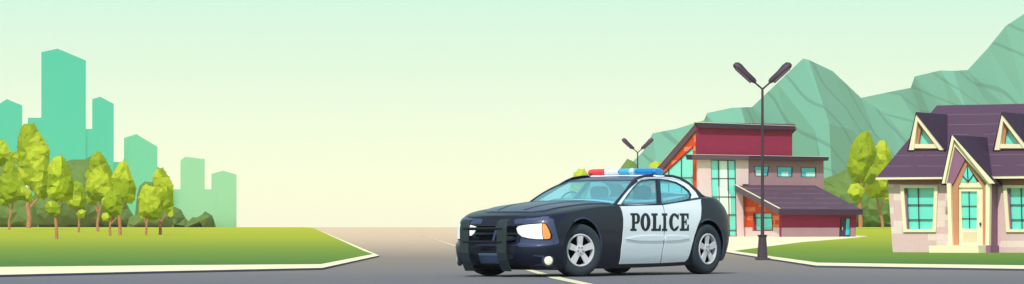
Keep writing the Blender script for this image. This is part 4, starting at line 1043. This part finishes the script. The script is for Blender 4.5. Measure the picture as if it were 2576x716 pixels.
def wsp(s_, t_, o=0):
    r = t_ * 2 - 1; T0 = roofp(0, t_, -.015); B0 = Vector((-.80 - .12 * r * r, r * .84, 1.045 + .012 * (1 - r * r)))
    p = B0.lerp(T0, s_); p.x += .035 * math.sin(math.pi * s_) + o; p.z += .02 * math.sin(math.pi * s_); return p
b = B(); b.grid(lambda s_, t_: wsp(s_, t_), 10, 14); b.grid(lambda s_, t_: wsp(s_, t_, -.012), 10, 14); cp(b, 'windscreen', M['car_glass'], smooth=True)
def rwp(s_, t_, o=0):
    r = t_ * 2 - 1; T0 = roofp(1, t_, -.015); B0 = Vector((-3.50 + .10 * r * r, r * .76, 1.175)); p = T0.lerp(B0, s_); p.x -= o; return p
b = B(); b.grid(lambda s_, t_: rwp(s_, t_ * .86 + .07), 8, 12); b.grid(lambda s_, t_: rwp(s_, t_ * .86 + .07, .012), 8, 12); cp(b, 'rear_window', M['car_glass'], smooth=True)
for t0_, t1_ in ((0, .075), (.925, 1)):
    b = B(); b.grid(lambda s_, t_: rwp(s_, lerp(t0_, t1_, t_), -.01), 8, 2); b.grid(lambda s_, t_: rwp(s_, lerp(t0_, t1_, t_), .02), 8, 2); cp(b, 'rear_pillar', M['navy'], smooth=True)
for sg in (1, -1):
    b = B(); tt = .5 + sg * .497
    b.tube([wsp(s_ / 8, tt) for s_ in range(9)], .016, 8); cp(b, 'front_pillar', M['navy'], smooth=True)
b = B(); b.tube([wsp(.01, t_ / 12, .015) for t_ in range(13)], .012, 6); cp(b, 'wiper_cowl', M['black'], smooth=True)
# interior
b = B(); b.lathe([(.001, -.68), (.07, -.67), (.10, -.5), (.10, .5), (.07, .67), (.001, .68)], lambda x, y, h: Vector((-1.28 + x * 2.0, h, 1.055 + y * .95)), 16); cp(b, 'dashboard', M['inside'], smooth=True)
for sy in (-.40, .40):
    b = B()
    for (z_, w_, dx_) in ((.95, .25, .10), (1.05, .26, .10), (1.12, .24, .09), (1.15, .17, .07)): pass
    def ringp(z_, w_, d_, cx_=-2.2): return [Vector((cx_ + d_ * math.cos(a), sy + w_ * math.copysign(abs(math.sin(a)) ** .7, math.sin(a)), z_)) for a in [2 * math.pi * i / 20 for i in range(20)]]
    def stack(b, rs):
        vs = [v for r_ in rs for v in r_]; n = 20
        b.add(vs, [(i * n + j, i * n + (j + 1) % n, (i + 1) * n + (j + 1) % n, (i + 1) * n + j) for i in range(len(rs) - 1) for j in range(n)] + [tuple(range(n))[::-1], tuple((len(rs) - 1) * n + j for j in range(n))])
    stack(b, [ringp(.90, .25, .10), ringp(1.06, .25, .09), ringp(1.10, .21, .08), ringp(1.125, .12, .05)]); st_ = cp(b, 'seat', M['inside'], smooth=True)
    b = B(); stack(b, [ringp(1.115, .08, .05), ringp(1.14, .13, .07), ringp(1.20, .16, .08), ringp(1.28, .165, .08), ringp(1.33, .14, .07), ringp(1.345, .08, .04)]); cp(b, 'headrest', M['inside'], st_, smooth=True)
b = B(); cw = Vector((-1.42, -.40, 1.10)); ax1 = Vector((0, 1, 0)); ax2 = Vector((-.45, 0, .89))
b.tube([cw + (ax1 * math.cos(a) + ax2 * math.sin(a)) * .17 for a in [2 * math.pi * i / 28 for i in range(28)]], .014, 8, closed=True)
b.tube([cw - ax1 * .165, cw + ax1 * .165], .012, 6); cp(b, 'steering_wheel', M['inside'], smooth=True)
# bonnet
def hmap(x, y, o):
    return Vector((x, y, ztop(x, y) + .012 + o))
hd_ = [(.50, -.42), (.55, 0), (.50, .42), (.38, .60), (0, .64), (-.5, .69), (-1.02, .77), (-.96, .40), (-.90, 0), (-.96, -.40), (-1.02, -.77), (-.5, -.69), (0, -.64), (.38, -.60)]
hd_ = [(.56, -.40), (.60, 0), (.56, .40), (.42, .56), (.1, .61), (-.5, .67), (-.9, .76), (-.83, .40), (-.79, 0), (-.83, -.40), (-.9, -.76), (-.5, -.67), (.1, -.61), (.42, -.56)]
b = B(); b.solid(hd_, [], hmap, -.004, .008, .07); hood = cp(b, 'bonnet', M['navy2'], smooth=True, merge=1e-6, angle=50)
for sg in (1, -1):
    b = B(); b.solid([(.50, sg * .22), (.50, sg * .255), (-.1, sg * .34), (-.78, sg * .40), (-.78, sg * .37), (-.1, sg * .31)], [], hmap, .006, .013, .08); cp(b, 'bonnet_crease', M['navy'], hood, merge=1e-6)
# front: lamps, grille, bumper, number plate
def fp(l, dflt=None): return [q for q in (front_un(*p) for p in z1(l)) if q]
def patch(nm, pts, m, lo, hi, par=None, st=(.06, .04), both=False, **kw):
    b = B(); b.solid(pts, [], fmap, lo, hi, st); r_ = cp(b, nm, m, par, merge=1e-6, **kw)
    if both:
        b = B(); b.solid(pts, [], mir(fmap), lo, hi, st); return r_, cp(b, nm, m, par, merge=1e-6, **kw)
    return r_
hl = fp([(421, 402), (430, 388), (455, 381), (500, 375), (560, 371), (590, 378), (608, 410), (622, 440), (620, 460), (605, 468), (560, 469), (500, 464), (455, 455), (432, 435)])
lens = fp([(427, 404), (436, 392), (460, 386), (500, 381), (566, 376), (564, 400), (566, 430), (572, 463), (540, 463), (500, 459), (458, 450), (436, 432)])
amb = fp([(570, 376), (586, 382), (602, 412), (611, 440), (609, 458), (600, 462), (576, 463), (569, 430), (567, 400)])
for mf in (fmap, mir(fmap)):
    b = B(); b.solid(hl, [], mf, -.01, .008, (.05, .03)); hh = cp(b, 'headlight', M['black'], merge=1e-6, smooth=True, angle=50)
    b = B(); b.solid(lens, [], mf, .006, .020, (.05, .03)); cp(b, 'lens', M['lens'], hh, merge=1e-6, smooth=True, angle=50)
    b = B(); b.solid(amb, [], mf, .006, .020, (.05, .03)); cp(b, 'indicator', M['amber'] if mf is fmap else M['lens'], hh, merge=1e-6, smooth=True, angle=50)
# painted blue highlight over each lamp and the nose panel
hous = fp([(412, 356), (440, 346), (500, 338), (590, 337), (630, 352), (646, 420), (655, 490), (600, 500), (520, 506), (440, 508), (405, 480), (425, 430)])
for mf in (fmap, mir(fmap)):
    b = B(); b.solid(hous, [], mf, -.004, .004, (.05, .03)); cp(b, 'lamp_housing', M['navy2'], merge=1e-6, smooth=True, angle=30)
highlight_patch = fp([(470, 358), (500, 338), (605, 336), (598, 352), (560, 358)])
for mf in (fmap, mir(fmap)):
    if len(highlight_patch) > 3:
        b = B(); b.solid(highlight_patch, [], mf, -.003, .006, (.05, .03)); cp(b, 'highlight_patch', mat('lighter navy highlight', (98, 110, 150), rough=.35, k=.6), merge=1e-6)  # lighter patch paints a blue highlight on the bodywork
def pz(l): return [(math.copysign(math.atan2((abs(y) / hw_z(z)) ** (NF / 2), (max(1 - (abs(y) / hw_z(z)) ** NF, 0)) ** .5), y), z) for y, z in l]
def fmap2(y, z, o):
    q = (1 - (min(abs(y) / hw_z(z), 1)) ** NF) ** (1 / NF); return Vector((xf_z(z) - LF + LF * q + o, y, z))
def pyz(nm, pts, m, lo, hi, par=None, holes=(), st=.06, **kw):
    b = B(); b.solid(pts, holes, fmap2, lo, hi, st); return cp(b, nm, m, par, merge=1e-6, **kw)
gr = pyz('grille', [(-.42, .74), (.42, .74), (.38, .50), (-.38, .50)], M['void'], -.01, .006)
pyz('grille_surround', [(-.47, .77), (.47, .77), (.43, .47), (-.43, .47)], M['navy'], -.01, .016, gr, holes=[[(-.41, .735), (.41, .735), (.37, .505), (-.37, .505)]])
pyz('grille_bar', [(-.40, .64), (.40, .64), (.39, .61), (-.39, .61)], M['navy'], .004, .022, gr)
pyz('grille_bar', [(.035, .735), (-.005, .735), (-.06, .505), (-.02, .505)], M['navy2'], .004, .024, gr)
pyz('bumper_shelf', [(-.72, .49), (.72, .49), (.74, .455), (-.74, .455)], M['navy2'], -.004, .008)
npl = pyz('number_plate', [(-.25, .36), (.13, .36), (.13, .18), (-.25, .18)], M['black'], -.004, .05)
pyz('plate_face', [(-.235, .345), (.115, .345), (.115, .195), (-.235, .195)], M['plate'], .048, .056, npl)
fogp = front_un(*Z1(599, 583)); fc = fmap(fogp[0], fogp[1], 0)
for sg in (1, -1):
    c_ = Vector((fc.x, fc.y * sg, fc.z)); e1 = fmap(fogp[0], fogp[1], .1) - fc; n_ = Vector((e1.x, e1.y * sg, 0)).normalized(); t_ = Vector((-n_.y, n_.x, 0)); zz = Vector((0, 0, 1))
    mp_ = lambda x, y, h: c_ + t_ * x + zz * y + n_ * h
    b = B(); b.lathe([(.088, -.03), (.088, .012), (.068, .022), (.066, .0)], mp_, 24, cap=True); fg = cp(b, 'fog_light', M['navy2'], smooth=True, angle=30)
    b = B(); b.lathe([(.066, -.01), (.064, .022), (.045, .032), (.001, .038)], mp_, 24); cp(b, 'lens', M['cream_lens'], fg, smooth=True)
    vent = fp([(512, 558), (520, 553), (578, 556), (572, 570), (572, 600), (585, 610), (530, 612), (524, 606), (566, 598), (566, 564)])
    if len(vent) == 10:
        b = B(); b.solid(vent, [], fmap if sg == 1 else mir(fmap), -.003, .006, (.06, .04)); cp(b, 'bumper_inset', M['navy2'], merge=1e-6)
# push bar: two upright plates joined by two rods
def bar_x(z): return 1.04 + .0 * z
pbar = None
for sy in (-.34, .34):
    prof_ = [(1.07, .82), (1.14, .79), (1.165, .70), (1.165, .36), (1.13, .25), (1.05, .10), (1.02, .10), (1.07, .24), (.86, .27), (.86, .31), (1.09, .34), (1.10, .52), (.80, .53), (.80, .57), (1.09, .60)]
    b = B(); b.solid(prof_, [], lambda x, z, o: Vector((x, sy + o, z)), -.028, .028); pr_ = cp(b, 'push_bar_plate', M['pushbar'], bevel=.012)
    b = B(); cov = [(1.09, .83), (1.155, .79), (1.18, .70), (1.18, .35), (1.145, .235), (1.055, .085)]
    vs = []
    for (x, z) in cov: vs += [Vector((x, sy - .082, z)), Vector((x, sy + .082, z))]
    vs += [v - Vector((.035, 0, 0)) for v in vs]; n = len(cov) * 2
    fs = []
    for i in range(len(cov) - 1):
        k_ = 2 * i; fs += [(k_, k_ + 1, k_ + 3, k_ + 2), (n + k_, n + k_ + 2, n + k_ + 3, n + k_ + 1), (k_, k_ + 2, n + k_ + 2, n + k_), (k_ + 1, n + k_ + 1, n + k_ + 3, k_ + 3)]
    fs += [(0, n, n + 1, 1), (n - 2, n - 1, 2 * n - 1, 2 * n - 2)]
    b.add(vs, fs); cp(b, 'rubber_facing', M['pushbar'], pr_, bevel=.01)
for z_ in (.695, .505):
    b = B(); b.tube([Vector((1.165, -.36, z_)), Vector((1.165, .36, z_))], .022, 12); cp(b, 'push_bar_rod', M['black'], smooth=True)
# lower dark lip
pyz('front_lip', [(-.55, .15), (.55, .15), (.5, .115), (-.5, .115)], M['black'], -.01, .01)
# wheel arch lips, lighter navy painting in a highlight
for wx, rr_ in ((0, .455), (WB, .44)):
    for sg in (1, -1):
        pts_ = []
        for i in range(25):
            a = R(62 + 140 * i / 24); x = wx + rr_ * math.cos(math.pi - a) * -1; z = WR + .01 + rr_ * math.sin(a)
            if z < .19: continue
            pts_.append(Vector((x, sg * (ysurf(x, min(z, 1.2)) + .002), z)))
        b = B(); b.tube(pts_, .014, 6); cp(b, 'arch_lip', M['navy2'], smooth=True)
# crease line behind the front arch, above the rear arch
cr_ = [side_un(*p) for p in z2([(22, 313), (50, 325), (75, 350), (92, 390), (104, 440), (112, 500), (112, 560), (105, 628)])]
# wing mirrors
# wheels
def wheel(wx, sg, steer):
    wh = bpy.data.objects.new('wheel', None); COL.objects.link(wh); wh.parent = car; wh.location = (wx, sg * .80, WR); wh.rotation_euler = (0, 0, R(steer)); wh.empty_display_size = .2
    mp_ = lambda x, y, h: Vector((x, h * sg, y))
    b = B(); b.lathe([(.232, -.13), (.30, -.135), (.355, -.13), (.378, -.11), (.385, -.06), (.385, .06), (.378, .105), (.355, .128), (.30, .135), (.262, .125), (.240, .115), (.232, .10), (.232, -.13)], mp_, 56)
    cp(b, 'tyre', M['tyre'], wh, smooth=True, angle=50)
    b = B(); b.lathe([(.215, -.02), (.215, .125), (.225, .130), (.238, .126), (.240, .10), (.240, -.02)], mp_, 56)
    # five broad spokes
    for k in range(5):
        a = R(90 + 72 * k)
        e1 = (math.cos(a), math.sin(a)); e2 = (-math.sin(a), math.cos(a))
        pts_ = [(.03, -.045), (.09, -.040), (.222, -.050), (.222, .050), (.09, .040), (.03, .045)]
        vs = []
        for h_ in (.092, .122):
            for r_, s_ in pts_: vs.append(mp_(e1[0] * r_ + e2[0] * s_, e1[1] * r_ + e2[1] * s_, h_ - (.010 if r_ < .2 and h_ > .1 else 0) + k * .0004))
        b.add(vs, [(5, 4, 3, 2, 1, 0), (6, 7, 8, 9, 10, 11)] + [(i, (i + 1) % 6, (i + 1) % 6 + 6, i + 6) for i in range(6)])
    b.lathe([(.078, .080), (.078, .1165), (.070, .1195), (.001, .1195)], mp_, 30)
    rm = cp(b, 'rim', M['rim'], wh, smooth=True, angle=35)
    b = B(); b.lathe([(.228, .05), (.001, .052)], mp_, 40); b.lathe([(.228, -.03), (.001, -.03)], mp_, 40); b.lathe([(.228, -.03), (.228, .05)], mp_, 40); cp(b, 'brake_disc', M['void'], wh)
    for k in range(5):
        a = R(54 + 72 * k); cx_, cy_ = .045 * math.cos(a), .045 * math.sin(a)
        b = B(); b.lathe([(.013, .115), (.012, .125), (.001, .126)], lambda x, y, h: mp_(cx_ + x, cy_ + y, h), 10)
        cp(b, 'wheel_nut', M['nut'], wh)
    return wh
wheel(0, 1, -20); wheel(0, -1, -20); wheel(WB, 1, 0); wheel(WB, -1, 0)
# rear: lamps, bumper shelf, boot line, exhaust (out of view, but real)
def rmap2(y, z, o):
    q = (1 - (min(abs(y) / hw_z(z), 1)) ** NR) ** (1 / NR); return Vector((xr_z(z) + LR - LR * q - o, y, z))
for sg in (1, -1):
    b = B(); b.solid([(sg * .50, .92), (sg * .82, .92), (sg * .84, .76), (sg * .50, .74)], [], rmap2, -.01, .012, .06); cp(b, 'tail_light', M['red_lens'], merge=1e-6)
b = B(); b.solid([(-.25, .62), (.25, .62), (.25, .50), (-.25, .50)], [], rmap2, -.004, .012, .06); cp(b, 'rear_number_plate', M['plate'], merge=1e-6)
# light bar
LX = -2.33
rb_ = lambda y0, y1, z0, z1, hx: None
def barseg(nm, y0, y1, m, z0, z1, hx, sl0=.0, sl1=.0, par=None):
    b = B(); n = 20; rs = []
    ys = [(y0, .55), (y0 + .02, .82), (y0 + .07, 1), (y1 - .07, 1), (y1 - .02, .82), (y1, .55)]
    if sl0 == 0: ys[0] = (y0, 1); ys[1] = (y0 + .02, 1)
    if sl1 == 0: ys[-1] = (y1, 1); ys[-2] = (y1 - .02, 1)
    for y, k in ys:
        r_ = []
        for i in range(n):
            a = 2 * math.pi * i / n; cx_, cz_ = math.cos(a), math.sin(a)
            x = hx * math.copysign(abs(cx_) ** .6, cx_) * (.6 + .4 * k); z = (z0 + z1) / 2 + (z1 - z0) / 2 * math.copysign(abs(cz_) ** .6, cz_) * (k if cz_ > 0 else 1)
            r_.append(Vector((LX + x, y, z)))
        rs.append(r_)
    vs = [v for r_ in rs for v in r_]
    b.add(vs, [(i * n + j, i * n + (j + 1) % n, (i + 1) * n + (j + 1) % n, (i + 1) * n + j) for i in range(len(rs) - 1) for j in range(n)] + [tuple(range(n))[::-1], tuple((len(rs) - 1) * n + j for j in range(n))])
    return cp(b, nm, m, par, smooth=True, angle=60)
lb = barseg('light_bar', -.60, .64, M['white_paint'], 1.475, 1.515, .15, 1, 1)
barseg('red_lamp', -.64, -.325, M['red_lens'], 1.512, 1.612, .125, 1, 0, lb)
barseg('white_cover', -.318, -.052, M['white_paint'], 1.512, 1.612, .124, 0, 0, lb)
barseg('blue_lamp', -.045, .275, M['sky_lens'], 1.512, 1.612, .125, 0, 0, lb)['label'] = 'light blue lamp'
barseg('blue_lamp', .282, .64, M['blue_lens'], 1.512, 1.612, .125, 0, 1, lb)
for yb in (-.645, -.3215, -.0485, .2785):
    b = B(); b.solid([(LX + .129 * math.cos(a), 1.562 + .053 * math.sin(a)) for a in [2 * math.pi * i / 20 for i in range(20)]], [], lambda x, z, o: Vector((x, yb + o, z)), -.006, .006) if yb > -.6 else None
    if yb > -.6: cp(b, 'lamp_divider', M['navy'], lb)
b = B(); c_ = Vector((LX + .10, .19, 1.562)); b.lathe([(.055 * math.cos(R(a)), .055 * math.sin(R(a))) for a in range(-90, 91, 15)], lambda x, y, h: c_ + Vector((x, y, h)), 20); cp(b, 'round_glint', mat('pale blue glint', (190, 226, 240), rough=.1, k=.9), lb, smooth=True)  # pale sphere painted in as a glint on the lamp cover

# ------------------------------------------------------------------ haze
M['haze'] = bpy.data.materials.new('haze'); M['haze'].use_nodes = True
t = M['haze'].node_tree; t.nodes.clear()
pv = t.nodes.new('ShaderNodeVolumePrincipled'); pv.inputs['Density'].default_value = 0.00010; pv.inputs['Color'].default_value = (.98, .97, .85, 1); pv.inputs['Anisotropy'].default_value = .2
oo = t.nodes.new('ShaderNodeOutputMaterial'); t.links.new(pv.outputs[0], oo.inputs['Volume'])
b = B(); b.box((0, 1600, 150), (3600, 3700, 302)); hz = b.build('haze', M['haze']); hz['kind'] = 'stuff'
